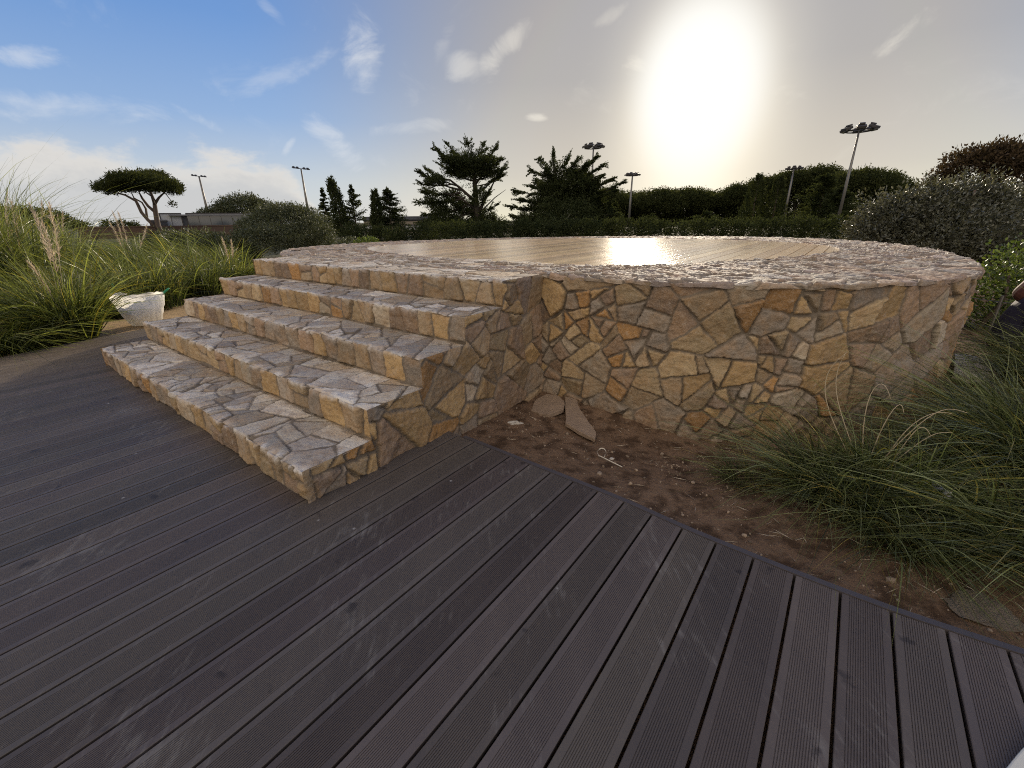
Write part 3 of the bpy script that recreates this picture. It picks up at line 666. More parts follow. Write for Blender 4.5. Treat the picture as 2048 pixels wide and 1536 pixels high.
def blob_tree(name, label, cat, px, D, blobs, mat, L, Wd, dens, rs, group=None, trunk=None, spread=None, lump=.2, up=.3, sprays=0, spray_len=1.0, thick=1.0, inner=.45, low=-.9, part='crown', trunk_name='trunk', spray_up=.25):
    """blobs: (px, py, half width px, half height px, depth offset) read at distance D; each becomes a lumpy mass of clumps"""
    base = base_at(px, D); root = empty(name, base, label, cat, group); lf = Leafy(); k = mpp(px, 450, D)
    for i, (bx, by, rx, ry, dz) in enumerate(blobs):
        c = at(bx, by, D + dz) - base; r = np.array([rx * k, rx * k * thick, ry * k]); area = 4 * (r[0] * r[2] + r[0] * r[1] + r[1] * r[2])
        n = max(12, int(area * dens)); blob_leaves(lf, c, r, rs, n, 9, L, Wd, spread or L * .7, lump, up, inner, i * 3 + int(px) % 50, low)
        if sprays:
            m = max(6, int(area * sprays)); d = sphere_pts(m, rs); d = d[d[:, 2] > -.5]
            B = c + d * r * .72; Dv = d * [1, 1, .5] + [0, 0, spray_up] + rs.normal(size=d.shape) * .25
            spray_leaves(lf, B, Dv, rs.uniform(.5, 1.2, len(d)) * spray_len, rs, 22, L, Wd)
    link(part, lf.mesh(part), mat, root)
    if trunk:
        paths = []
        for pts, r in trunk:
            paths.append(([at(x, y, D + z) - base if y is not None else np.array([*(at(x, 450, D) - base)[:2], -.2]) for x, y, z in pts], [q * k for q in r]))
        limbs(trunk_name, paths, root, DARKBARK if D > 30 and px > 800 else BARK)
    return root

# ------------------------------------------------------------------ far side: walls, buildings, masts
BW = plain('brown_wall_render', (.10, .062, .042), .9, var=.25, scale=.8)
BEIGE = plain('beige_render', (.30, .25, .19), .9, var=.12, scale=.6); GREYW = plain('grey_cladding', (.06, .062, .068), .7, var=.2, scale=1.5); WHITEW = plain('pale_render', (.42, .42, .41), .8, var=.1, scale=.7)
ROOFM = plain('roof_sheet', (.16, .155, .15), .7, var=.2, scale=1.0); GLASS = plain('window_glass', (.05, .065, .08), .08, var=.3, scale=.5, spec=.8); METAL = plain('galvanised_steel', (.15, .14, .125), .45, .6, .2, 4)
DARKM = plain('dark_metal', (.055, .05, .05), .5, .3, .2, 5); LAMPG = plain('lamp_glass', (.35, .35, .33), .12, spec=.8)
def strip_box(px0, px1, pyt, D0, D1, thick, zb=-.3):
    a = at(px0, 450, D0); b = at(px1, 450, D1); zt = (at(px0, pyt, D0)[2] + at(px1, pyt, D1)[2]) / 2
    return a, b, zt
def wall_run(name, label, px0, px1, pyt, D, thick, mat):
    a, b, zt = strip_box(px0, px1, pyt, D, D, thick); m = (a + b) / 2; L = float(np.hypot(*(b - a)[:2])); rz = math.atan2(b[1] - a[1], b[0] - a[0])
    o = MB().box((0, 0, (zt - .3) / 2 + .15), (L, thick, zt + .3)).box((0, 0, zt + .04), (L + .1, thick + .12, .08)).build(name, mat, None, bevel=.02)
    o.location = (m[0], m[1], 0); o.rotation_euler.z = rz
    return tag(o, label, 'wall')
wall_run('boundary_wall', 'long low dark brown wall far off behind the tall grass on the left', 152, 500, 454, 72, .4, BW)
def building(name, label, px0, px1, pyt, D, depth, wall, roof, wins, over=.25, parapet=0.0, bands=()):
    a, b, zt = strip_box(px0, px1, pyt, D, D, 0); m = (a + b) / 2; L = float(np.hypot(*(b - a)[:2])); rz = math.atan2(b[1] - a[1], b[0] - a[0])
    root = empty(name, (m[0], m[1], -.2), label, 'building', None, rz); H = zt + .2
    MB().box((0, depth / 2, H / 2), (L, depth, H)).build('wall', wall, root)
    MB().box((0, depth / 2, H + .11), (L + over * 2, depth + over * 2, .22)).build('roof', roof, root, bevel=.03)
    for (x0, x1, z0, z1, mat, nm) in wins:
        w = x1 - x0; fr = MB()
        for xx, zz, sx_, sz in ((.0, z0 - (z0 + z1) / 2, w, .07), (0, z1 - (z0 + z1) / 2, w, .07), (-w / 2, 0, .07, z1 - z0), (w / 2, 0, .07, z1 - z0)): fr.box((xx, 0, zz), (sx_ + .07, .10, sz + .07))
        for q in range(1, max(2, int(w / 1.3))): fr.box((-w / 2 + w * q / max(2, int(w / 1.3)), 0, 0), (.05, .08, z1 - z0))
        f = fr.build(nm, DARKM, root); f.location = ((x0 + x1) / 2, -.05, (z0 + z1) / 2)
        MB().box((0, .02, 0), (w - .05, .04, z1 - z0 - .05)).build('pane', mat, f)
    for (z0, z1, mat, nm) in bands: MB().box((0, -.03, (z0 + z1) / 2), (L + .06, .1, z1 - z0)).build(nm, mat, root)
    return root
building('flat_roofed_pavilion', 'low dark flat-roofed pavilion with a glazed end beside the umbrella pine', 352, 486, 432, 80, 9, GREYW, ROOFM, [(-5.6, -3.2, .9, 3.0, WHITEW, 'window'), (-2.6, 5.6, .9, 3.0, GLASS, 'window')], .5)
building('service_block', 'small dark block on the brown wall next to the umbrella pine trunk', 300, 336, 443, 76, 4, GREYW, ROOFM, [(-.7, .7, .6, 1.5, GLASS, 'window')], .1)
building('sports_building', 'wide beige building with grey roof band between dark conifers', 728, 870, 440, 64, 10, BEIGE, GREYW, [(-4.6, -1.8, .35, 1.1, WHITEW, 'window'), (.6, 4.6, .35, 1.1, WHITEW, 'window')], .3, bands=[(1.62, 2.2, GREYW, 'fascia')])
building('garden_building', 'plain beige hut wall showing right of the tall dark cypress', 975, 1042, 452, 58, 5, BEIGE, ROOFM, [(-.9, .2, .4, 1.0, GLASS, 'window')], .15)

def mast(px, py, pyb, D, label, nl=6, ringr=1.0, flat=False):
    top = at(px, py, D); zt = top[2]; base = np.array([top[0], top[1], GZ]); root = empty('floodlight_mast', base, label, 'floodlight mast', 'floodlight masts round the sports ground')
    H = zt - GZ; r0 = .0019 * D + .02
    MB().tube([(0, 0, -.2), (0, 0, H * .5), (0, 0, H + .1)], [r0 * 1.25, r0, r0 * .6], 10).build('pole', METAL, root, smooth=True)
    fr = MB(); R0 = ringr
    if flat:
        rz = math.atan2(base[1], base[0]) + math.pi / 2 + .35; c, s_ = math.cos(rz), math.sin(rz)
        fr.tube([(-c * R0 * 1.3, -s_ * R0 * 1.3, H), (c * R0 * 1.3, s_ * R0 * 1.3, H + .12)], .07, 6)
        spots = [(c * R0 * q, s_ * R0 * q, H + .06 * q, rz + math.pi / 2) for q in (-1.15, -.55, .55, 1.15)]
    else:
        ring = [(R0 * math.cos(q), R0 * math.sin(q), H - .1) for q in np.linspace(0, 2 * math.pi, 25)]; fr.tube(ring, .05, 6)
        for q in range(4): fr.tube([(0, 0, H - .1), (R0 * math.cos(q * math.pi / 2), R0 * math.sin(q * math.pi / 2), H - .1)], .045, 6)
        spots = [(R0 * 1.1 * math.cos(q), R0 * 1.1 * math.sin(q), H - .05, q) for q in np.linspace(0, 2 * math.pi, nl, endpoint=False)]
    fr.build('lamp_frame', DARKM, root)
    for x, y, z, q in spots:
        M = Matrix.Rotation(q, 4, 'Z') @ Matrix.Rotation(R(18), 4, 'Y')
        lb = MB().box((0, 0, 0), (.60, .68, .20), M).box(M @ Vector((-.2, 0, .18)), (.3, .45, .14), M).build('floodlight', DARKM, root, bevel=.03); lb.location = (x, y, z + .12)
        MB().box(M @ Vector((0, 0, -.105)), (.50, .58, .02), M).build('lens', LAMPG, lb)
mast(398, 353, 460, 165, 'leftmost floodlight mast, thin with a flat lamp bar, right of the umbrella pine', flat=True, ringr=1.35)
mast(602, 338, 420, 120, 'slim floodlight mast with a flat lamp bar rising behind the olive bush', flat=True, ringr=1.35)
mast(1187, 294, 400, 62, 'floodlight mast with a ring of lamps standing before the spreading cypress')
mast(1265, 350, 440, 88, 'shorter floodlight mast with a ring of lamps left below the sun')
mast(1588, 337, 430, 98, 'faint floodlight mast whose lamps just top the pine wood')
mast(1719, 259, 430, 52, 'tallest floodlight mast with a ring of lamps, right of the sun')

# ------------------------------------------------------------------ trees
rt = np.random.default_rng(21)
def boughs(root, px, D, k, specs, rs, mat, L, Wd, slen=1.1, per=40, every=.32, part='bough', up=.25, f0=.3):
    """limbs from trunk to tip, clothed with flat feathery sprays towards the end; each limb is a part"""
    base = np.array(root.location)
    for (x0, y0, x1, y1, dz) in specs:
        a = at(x0, y0, D) - base; b = at(x1, y1, D + dz) - base; t = np.linspace(0, 1, 7)[:, None]; sag = np.array([0, 0, -1.0]) * np.linalg.norm(b - a) * .10
        pts = a + (b - a) * t + sag * (t * (1 - t) * 4) * .6
        lf = Leafy(); ln = np.linalg.norm(b - a); m = max(6, int(ln * (1 - f0) / every * 3)); q = f0 + (1 - f0) * rs.uniform(0, 1, m) ** .8; i = np.clip((q * 6).astype(int), 0, 5); f = (q * 6 - i)[:, None]
        B = pts[i] * (1 - f) + pts[i + 1] * f; dr = unit(b - a); sd_ = unit(np.cross(dr, [0, 0, 1.0]))
        Dv = dr * rs.uniform(.4, 1.2, (m, 1)) + sd_ * rs.normal(size=(m, 1)) * .75 + np.array([0, 0, 1.0]) * (rs.normal(size=(m, 1)) * .22 + up)
        spray_leaves(lf, B, Dv, slen * rs.uniform(.5, 1.15, m) * (1.15 - q * .45), rs, per, L, Wd, .17, .05)
        o = MB().tube(pts, list(np.linspace(.10, .02, 7) * max(.5, ln / 4)), 6)  .build('bough', DARKBARK, root, smooth=True); link('foliage', lf.mesh('foliage'), mat, o)
# umbrella pine on the left
blob_tree('umbrella_pine', 'lone umbrella pine with a wide flat crown and forked bare limbs on the left', 'tree', 318, 68,
    [(280, 366, 48, 16, 0), (228, 375, 28, 10, 2), (330, 374, 28, 15, -2), (258, 359, 30, 11, -2), (300, 355, 30, 11, 2), (207, 379, 13, 6, 0), (350, 384, 12, 9, 0), (275, 377, 52, 7, 3), (222, 386, 8, 4, 0), (346, 410, 4, 4, 0)],
    PINE, .24, .10, 16, rt, None,
    [([(322, None, 0), (316, 452, 0), (311, 425, 0), (309, 405, 0), (300, 380, 0)], [6, 5, 4.2, 3.4, 1.6]), ([(309, 408, 0), (318, 395, 0), (332, 382, 0)], [3, 2, 1]), ([(311, 425, 0), (296, 412, 0), (284, 396, 1), (276, 380, 1)], [3, 2.6, 2, 1]),
     ([(316, 458, 0), (296, 440, 0), (283, 425, 0), (272, 402, 0), (250, 390, 0), (225, 384, 0)], [3.6, 3.2, 3, 2.6, 1.8, .9]), ([(294, 436, 0), (292, 418, 1), (284, 405, 1), (268, 396, 1), (262, 384, 1)], [2.2, 2, 1.6, 1.2, .8]), ([(309, 410, 0), (303, 392, -1), (290, 384, -1)], [2.4, 1.8, .8]), ([(332, 388, 0), (341, 400, 0), (346, 410, 0)], [.9, .7, .5])],
    lump=.22, up=.6, low=-.45, inner=.35)
# distant pines at the far left
blob_tree('distant_pine', 'dark rounded pine clump behind the plumes at the far left edge', 'tree', 60, 120, [(30, 432, 45, 16, 0), (85, 436, 38, 15, 0), (115, 441, 22, 11, 0), (60, 446, 70, 12, 0)], PINE, .42, .18, 3.5, rt, 'distant trees', [([(60, None, 0), (60, 445, 0)], [4, 3])], up=.5)
for i, (bl, lab) in enumerate([([(160, 450, 14, 5, 0), (148, 452, 12, 6, 0)], 'small far grey-green pine just right of the far left pine clump'), ([(216, 449, 12, 5, 0), (246, 448, 10, 5, 0), (265, 451, 12, 4, 0)], 'low far hedge-like tree line left of the umbrella pine trunk')]):
    blob_tree('distant_tree', lab, 'tree', bl[0][0], 190, bl, PINE, .6, .25, 2.4, rt, 'distant trees', [([(bl[0][0], None, 0), (bl[0][0], bl[0][1], 0)], [1.5, 1])])
blob_tree('broad_tree', 'round dark tree behind the pavilion roof', 'tree', 490, 105, [(490, 418, 50, 24, 0), (450, 428, 26, 16, 0), (525, 424, 26, 18, 0), (418, 434, 20, 14, 0), (545, 432, 18, 12, 0)], OLIVE, .38, .17, 7, rt, 'distant trees', [([(490, None, 0), (490, 420, 0)], [4, 3])], lump=.3)
# olive bush behind the stairs
blob_tree('olive_bush', 'large round olive-green bush behind the left end of the steps', 'bush', 580, 21, [(575, 452, 78, 40, 0), (520, 462, 40, 32, 0), (625, 468, 42, 34, -1), (570, 428, 46, 18, 0), (540, 478, 60, 26, -1.5), (645, 484, 24, 22, -1.5), (600, 430, 30, 14, 0)], OLIVE, .085, .030, 75, rt, None, [([(580, None, 0), (575, 470, 0), (560, 440, 0)], [5, 4, 2]), ([(585, None, 0), (605, 460, 0)], [4, 2])], lump=.25, up=.35, sprays=2.0, spray_len=.22)

def conifer(name, label, px, pyt, D, wpx, rs, lean=0.0, cat='tree', dens=1.0, taper=.9, droop=.15, L=.26, group=None):
    """whorls of branches round a straight stem"""
    base = base_at(px, D); root = empty(name, base, label, cat, group); H = at(px, pyt, D)[2] - GZ; k = mpp(px, 450, D); Wm = wpx * k / 2; lf = Leafy()
    z = .25; B, Dv, Ls = [], [], []
    while z < H * .985:
        fr = z / H; Lb = Wm * max(.06, (1 - fr) ** taper) * 1.05; n = int(rs.integers(5, 8) * dens)
        for a in rs.uniform(0, 2 * np.pi, n):
            l = Lb * rs.choice([rs.uniform(.45, .8), rs.uniform(.85, 1.3)]); B.append((lean * fr * H, 0, z + rs.uniform(-.1, .1))); Dv.append((math.cos(a), math.sin(a), rs.uniform(-.1, .30) + fr * .35)); Ls.append(l)
        z += max(.16, H * .045)
    B, Dv, Ls = np.array(B), np.array(Dv), np.array(Ls)
    spray_leaves(lf, B, Dv, Ls, rs, 80, L * .62, L * .24, .16, droop)
    spray_leaves(lf, np.array([(lean * H, 0, H * .93)] * 6), rs.normal(size=(6, 3)) * .12 + [0, 0, 1], np.full(6, H * .09), rs, 16, L * .7, L * .3, .08)
    link('crown', lf.mesh('crown'), CYPR, root)
    limbs('trunk', [([(0, 0, -.2), (lean * H * .5, 0, H * .5), (lean * H, 0, H * .97)], [H * .022, H * .014, H * .003])], root)
def column(name, label, px, pyt, D, wpx, rs, lean=0.0, group=None, L=.20):
    base = base_at(px, D); root = empty(name, base, label, 'tree', group); H = at(px, pyt, D)[2] - GZ; k = mpp(px, 450, D); Wm = wpx * k / 2; lf = Leafy()
    n = int(H * 95); z = rs.uniform(0.02, 1, n); rad = Wm * np.minimum(1, (1 - z) ** .62 * 1.25) * rs.uniform(.35, 1.0, n); a = rs.uniform(0, 2 * np.pi, n)
    B = np.c_[rad * np.cos(a) + lean * H * z ** 2, rad * np.sin(a), z * H * .96]; Dv = np.c_[np.cos(a) * .35, np.sin(a) * .35, np.ones(n)]
    spray_leaves(lf, B, Dv, rs.uniform(.3, .6, n), rs, 12, L, L * .4, .16)
    link('crown', lf.mesh('crown'), CYPR, root)
    limbs('trunk', [([(0, 0, -.2), (lean * H * .25, 0, H * .5), (lean * H, 0, H * .95)], [H * .02, H * .012, .02])], root)
conifer('young_conifer', 'small pointed conifer right of the olive bush', 655, 380, 46, 44, rt)
column('slim_cypress', 'slim cypress with a tip bent to the left, beside a jagged fir', 684, 362, 44, 32, rt, lean=-.10)
conifer('young_conifer', 'jagged open fir right of the bent-tip cypress', 712, 374, 45, 86, rt, droop=.0, dens=.85)
column('slim_cypress', 'straight narrow cypress touching a bushy flat-topped conifer', 757, 386, 42, 24, rt)
conifer('young_conifer', 'bushy conifer with a flattened top right of the straight cypress', 782, 380, 43, 80, rt, taper=.55, droop=.25, dens=1.3)
# big spreading cypress in the middle
sp_ = blob_tree('spreading_cypress', 'tall open spreading cypress with bare inner limbs in the middle', 'tree', 940, 50,
    [(938, 328, 40, 15, 0), (905, 322, 20, 9, -1), (975, 322, 18, 9, 1), (872, 362, 20, 8, -1), (862, 402, 12, 24, 0), (890, 452, 44, 24, 0), (975, 452, 30, 24, 0), (930, 460, 50, 20, -1), (880, 420, 18, 16, 0), (955, 440, 14, 30, .6), (945, 348, 34, 15, 0), (958, 395, 13, 20, -.5), (918, 345, 24, 10, 1), (985, 345, 16, 12, 0), (905, 395, 20, 14, 1), (930, 420, 26, 18, 1)],
    CYPR, .20, .08, 20.0, rt, None,
    [([(952, None, 0), (955, 440, 0), (952, 400, 0), (948, 350, 0), (945, 315, 0)], [8, 6, 5, 3.5, 1]), ([(955, 430, 0), (972, 395, 0), (990, 360, 0)], [4, 2.6, 1]), ([(952, 405, 0), (925, 380, 0), (900, 360, 0), (870, 358, 0)], [3.5, 2.6, 1.8, .7]), ([(950, 370, 0), (968, 345, 0), (980, 325, 0)], [2.4, 1.6, .7]), ([(952, 420, 0), (920, 395, 0), (885, 385, 0)], [2.6, 1.8, .8]), ([(960, 425, 0), (990, 395, 0), (1012, 379, 0)], [1.6, .9, .3])],
    lump=.3, up=.15, sprays=2.0, spray_len=1.2, inner=.25, spray_up=.3, low=-.6)
boughs(sp_, 940, 50, 0, [(948, 345, 872, 300, 0), (948, 340, 898, 293, 1), (946, 335, 934, 289, -1), (948, 335, 966, 293, 1), (950, 345, 990, 298, 0), (952, 350, 1004, 318, -1), (952, 360, 1011, 334, 1), (955, 372, 1003, 351, 0), (948, 355, 885, 316, -1), (948, 350, 915, 312, 2), (950, 352, 975, 320, -2), (948, 362, 880, 330, 1), (950, 385, 985, 362, 2),
    (925, 380, 842, 347, 0), (915, 372, 858, 342, 1), (905, 368, 840, 366, -1), (920, 385, 848, 384, 1), (930, 395, 838, 405, 0), (935, 410, 846, 430, 1), (950, 420, 842, 446, 0), (955, 430, 990, 412, 1), (958, 440, 1004, 446, 0), (940, 430, 905, 405, -1), (957, 410, 978, 384, 0)], rt, CYPR, .20, .075, 1.15, 42)
ly_ = blob_tree('layered_cypress', 'broad layered cypress with long feathery boughs left of the sun', 'tree', 1128, 47,
    [(1108, 352, 15, 24, 0), (1112, 392, 32, 26, 0), (1150, 372, 40, 20, 0), (1172, 400, 34, 24, 1), (1080, 408, 22, 18, 0), (1130, 435, 70, 34, -1), (1050, 452, 26, 24, 0), (1195, 435, 32, 32, 1), (1150, 348, 22, 10, 1), (1095, 375, 20, 12, 0), (1180, 372, 18, 12, 0)],
    CYPR, .20, .08, 24.0, rt, None, [([(1125, None, 0), (1122, 420, 0), (1107, 320, 0)], [9, 6, 1.0]), ([(1122, 400, 0), (1160, 365, 0), (1200, 350, 0)], [3, 2, .8])], lump=.35, up=.1, sprays=2.5, spray_len=1.0, inner=.2, spray_up=.2)
boughs(ly_, 1128, 47, 0, [(1107, 345, 1107, 312, 0), (1107, 350, 1082, 321, 1), (1108, 358, 1064, 341, 0), (1108, 372, 1060, 372, 1), (1110, 385, 1034, 382, 0), (1112, 400, 1040, 398, -1), (1112, 415, 1022, 413, 0), (1115, 430, 1028, 432, 1), (1112, 360, 1136, 313, 0), (1115, 362, 1157, 315, 1), (1118, 368, 1172, 328, -1), (1120, 372, 1190, 316, 0), (1125, 380, 1203, 331, 1),
    (1130, 385, 1204, 350, 0), (1140, 390, 1228, 355, 0), (1150, 398, 1247, 363, 1), (1150, 405, 1226, 382, -1), (1150, 415, 1222, 402, 0), (1108, 365, 1090, 338, -1), (1118, 375, 1150, 342, 2), (1108, 380, 1075, 360, 2), (1140, 420, 1230, 428, 0)], rt, CYPR, .20, .075, 1.05, 50, up=.02)
# wood of umbrella pines under the sun, each its own tree
wood = [(1215, 380, 40, 118, 'leftmost rounded pine of the wood, beside the layered cypress'), (1262, 388, 42, 124, 'low pine of the wood behind the short mast'), (1315, 382, 48, 116, 'pine of the wood with a level top left under the sun'), (1375, 380, 52, 120, 'wide level pine of the wood right under the sun'), (1432, 386, 40, 124, 'lower pine in the dip of the wood right of the sun'),
        (1480, 372, 40, 116, 'pine of the wood rising behind the columnar cypresses'), (1535, 358, 44, 114, 'pine of the wood between the columnar cypresses and the faint mast'), (1590, 345, 46, 112, 'high pine of the wood behind the faint mast'), (1640, 336, 40, 110, 'topmost pine of the wood left of the tallest mast'), (1722, 344, 62, 100, 'broad domed pine of the wood behind the tallest mast'), (1795, 362, 34, 108, 'last low pine of the wood left of the glossy bush')]
for px, pyt, hw, D, lab in wood:
    h = 455 - pyt; bl = [(px, pyt + 20, hw, 20, 0), (px - hw * .55, pyt + 28, hw * .6, 18, 2), (px + hw * .55, pyt + 28, hw * .6, 18, -2), (px + rt.uniform(-12, 12), pyt + 9, hw * .5, 10, 0), (px, pyt + h * .55, hw * .95, h * .32, 3), (px + rt.uniform(-20, 20), 452, hw, 24, 4)]
    blob_tree('wood_pine', lab, 'tree', px, D, bl, PINE, .42, .17, 4.2, rt, 'pines of the wood', [([(px, None, 0), (px, pyt + h * .5, 0), (px, pyt + 22, 0)], [4, 3, 1.5])], lump=.25, up=.4, inner=.3)
column('columnar_cypress', 'dense columnar cypress, the left of two before the wood', 1502, 352, 60, 54, rt, group='columnar cypresses')
column('columnar_cypress', 'dense columnar cypress, the right of two before the wood', 1543, 355, 60, 44, rt, group='columnar cypresses')
conifer('tall_conifer', 'tall dark conifer between the faint mast and the tallest mast', 1632, 352, 58, 124, rt, dens=1.6, taper=.6, L=.34)
conifer('tall_conifer', 'second dark conifer overlapping the foot of the tallest mast', 1668, 378, 55, 96, rt, dens=1.4, taper=.6, L=.32)
conifer('tall_conifer', 'short dark conifer right under the columnar cypresses', 1410, 424, 54, 84, rt, dens=1.2, taper=.7, L=.30)
conifer('tall_conifer', 'short conifer in front of the wood beside the short mast', 1302, 430, 52, 70, rt, dens=1.2, taper=.7, L=.30)
conifer('tall_conifer', 'small pointed conifer at the foot of the short mast', 1224, 400, 50, 60, rt, dens=1.1, taper=.8, L=.30)
for px0, px1, pyt, D, lab in [(690, 860, 462, 38, 'dark clipped hedge below the pair of cypresses left of the platform'), (840, 1060, 456, 36, 'dark hedge under the tall open spreading cypress'), (1040, 1300, 446, 36, 'dark hedge below the layered cypress and short mast'), (1290, 1500, 450, 37, 'dark hedge straight under the sun'), (1490, 1720, 446, 38, 'dark hedge below the columnar cypresses and tall conifers')]:
    n = int((px1 - px0) / 26); bl = [(px0 + (px1 - px0) * (i + .5) / n, pyt + 15 + rt.uniform(-4, 4), 24, 24, rt.uniform(-1, 1)) for i in range(n)]
    blob_tree('hedge', lab, 'hedge', (px0 + px1) / 2, D, bl, CYPR, .16, .075, 16.0, rt, 'hedges behind the platform', None, lump=.3, up=.3, part='foliage')
# right-hand side
blob_tree('leaning_pine', 'big umbrella pine with reddish-brown crown at the right edge', 'tree', 2010, 34, [(1990, 322, 74, 28, 0), (1935, 340, 52, 24, 0), (1895, 362, 34, 18, 0), (2050, 330, 60, 34, 0), (2030, 365, 50, 34, 0), (1960, 310, 40, 14, 0), (2030, 306, 44, 14, 0)],
    material('brown_pine_needles', _leafmat((.034, .025, .016), (.095, .064, .036), .22, .7, .12)), .19, .08, 12, rt, None, [([(2050, None, 0), (2045, 420, 0), (2010, 375, 0), (1970, 350, 0)], [9, 7, 5, 2]), ([(2045, 410, 0), (2050, 360, 0)], [4, 2])], lump=.25, up=.5, inner=.3, low=-.5)
blob_tree('glossy_bush', 'large shrub with small glossy leaves glinting behind the right of the platform', 'bush', 1850, 12.5, [(1792, 450, 72, 54, 0), (1860, 424, 66, 46, 0), (1925, 416, 66, 50, .5), (1880, 480, 120, 56, 0), (1742, 474, 46, 44, -.3), (1985, 455, 62, 60, .8), (1960, 515, 94, 52, .3), (1805, 408, 24, 16, 0), (1940, 388, 26, 18, .4), (1990, 395, 22, 18, .5), (1745, 425, 15, 16, 0), (1870, 390, 22, 14, 0)],
    LAUREL, .066, .032, 130, rt, None, [([(1880, None, 0), (1870, 460, 0), (1850, 400, 0)], [7, 5, 2]), ([(1900, None, 0), (1940, 440, 0), (1950, 380, 0)], [6, 4, 2])], lump=.5, up=.4, sprays=7, spray_len=.38, spread=.08, inner=.35, spray_up=.6)
blob_tree('bright_bush', 'bright yellow-green leafy bush at the right edge behind the wall', 'bush', 2010, 8.2, [(2035, 520, 34, 26, 0), (1995, 560, 42, 34, 0), (2040, 580, 50, 44, .3), (1985, 610, 36, 40, 0), (2030, 650, 56, 40, .3), (1975, 640, 26, 30, .2)],
    LIME, .05, .034, 90, rt, None, [([(2010, None, 0), (2010, 600, 0), (2020, 540, 0)], [6, 4, 2])], lump=.3, up=.4, spread=.06, part='foliage', trunk_name='stem')
for px, py, w_, D, lab in [(735, 489, 22, 12.8, 'small lime-green shrub tip behind the left rim of the platform'), (700, 493, 26, 13.4, 'small mid-green shrub left of the lime shrub tip'), (385, 476, 50, 23, 'low pale green shrub before the brown wall, left one'), (450, 484, 46, 20, 'low pale green shrub next to the olive bush'), (330, 478, 40, 26, 'low pale green shrub below the umbrella pine')]:
    blob_tree('low_shrub', lab, 'shrub', px, D, [(px, py, w_, 14, 0), (px - w_ * .5, py + 4, w_ * .6, 12, 0), (px + w_ * .5, py + 5, w_ * .6, 12, 0)] + [(px + q * w_ * .5, py + 24, w_ * .6, 22, .2) for q in (-1, 0, 1)], LIME if px > 720 else OLIVE, .07 * D / 14, .03 * D / 14, 60 * (14 / D) ** 2, rt, 'low shrubs', None, lump=.3, up=.6, part='foliage')

# ------------------------------------------------------------------ grasses
def blades(n, base_r, H, rs, lean=(0, 0), spread=.55, curl=.9, width=.007, seg=8, squash=1.0):
    """arching strips springing from a tussock"""
    a = rs.uniform(0, 2 * np.pi, n); rr = base_r * np.sqrt(rs.uniform(0, 1, n)); B = np.c_[rr * np.cos(a), rr * np.sin(a) * squash, np.full(n, -.03)]
    out = np.c_[np.cos(a), np.sin(a)] * rs.uniform(.1, 1.0, (n, 1)) + rs.normal(size=(n, 2)) * .35
    L = H * rs.uniform(.45, 1.25, n); d0 = np.c_[out * spread * .6 + np.array(lean) * .55, np.ones(n)]; d0 = unit(d0)
    hb = np.c_[out * spread + np.array(lean), -curl * rs.uniform(.25, 1.3, n)]
    t = np.linspace(0, 1, seg + 1); P = B[:, None] + (d0 * L[:, None])[:, None] * t[None, :, None] + (hb * (L * .62)[:, None])[:, None] * (t ** 2.3)[None, :, None]
    P[..., 2] = np.maximum(P[..., 2], .01 + .02 * rs.uniform(0, 1, (n, 1)))
    tan = np.gradient(P, axis=1); side = unit(np.cross(tan, rs.normal(size=(n, 1, 3))))
    w = width * rs.uniform(.5, 1.2, n)[:, None] * np.clip((1.02 - t[None]), 0, 1) ** .7 * np.minimum(1, .5 + t[None] * 3)
    V = np.stack([P - side * w[..., None] / 2, P + side * w[..., None] / 2], 2).reshape(-1, 3)
    b0 = (np.arange(n) * (seg + 1) * 2)[:, None] + (np.arange(seg) * 2)[None]; F = np.stack([b0, b0 + 1, b0 + 3, b0 + 2], -1).reshape(-1, 4)
    dry = rs.uniform(0, 1, n) < .10
    c = np.ones((n, seg + 1, 2, 4)); tone = rs.uniform(.78, 1.25, (n, 1)) * np.where(dry[:, None], [[2.0, 1.45, 1.0]], [[1, 1, 1]]); c[..., :3] = tone[:, None, None]
    c[..., 3] = np.clip(rs.uniform(-.15, .62, n)[:, None] + (t[None] - .25) * .55, 0, 1)[..., None]  # inner shade and backlight painted in: dark roots, bright tips
    return V, F, c.reshape(-1, 4)
def plume(root, b, top, bend, rs, thick=.018, frac=.45):
    """a stalk with a feathery head"""
    b, top = np.array(b, float), np.array(top, float); t = np.linspace(0, 1, 12)[:, None]; pts = b + (top - b) * t + np.array(bend) * (t ** 3)
    st = MB().tube(pts, list(np.linspace(.0035, .0012, 12)), 5).build('plume', DRYSTALK, root)
    n = 240; q = 1 - frac * rs.uniform(0, 1, n); i = np.clip((q * 11).astype(int), 0, 10); f = (q * 11 - i)[:, None]; P = pts[i] * (1 - f) + pts[i + 1] * f; tn = unit(pts[i + 1] - pts[i])
    s = (1 - q) / frac; wd = thick * np.sin(np.clip(s * 1.05, 0.02, 1) * np.pi) ** .6
    D_ = tn * 1.1 + rs.normal(size=(n, 3)) * .45 * (wd / thick)[:, None]
    lf = Leafy(); lf.add(*leaves(P, D_, .075, .005, rs)); link('feather', lf.mesh('feather'), DRY, st)
DRYSTALK = plain('dry_stalk', (.42, .34, .22), .7, var=.2)
rg_ = np.random.default_rng(31)
def stalk(root, b, pts_, rs, w=.004):
    """one tall blade that reaches up into the sun"""
    P = np.array([b] + list(pts_), float); t = np.linspace(0, 1, 14); k = np.linspace(0, 1, len(P)); Q = np.c_[[np.interp(t, k, P[:, i]) for i in range(3)]].T
    for _ in range(6): Q[1:-1] = (Q[:-2] + 2 * Q[1:-1] + Q[2:]) / 4
    MB().tube(Q, list(np.linspace(w, w * .35, 14)), 5).build('stalk', DRYSTALK, root, smooth=True)
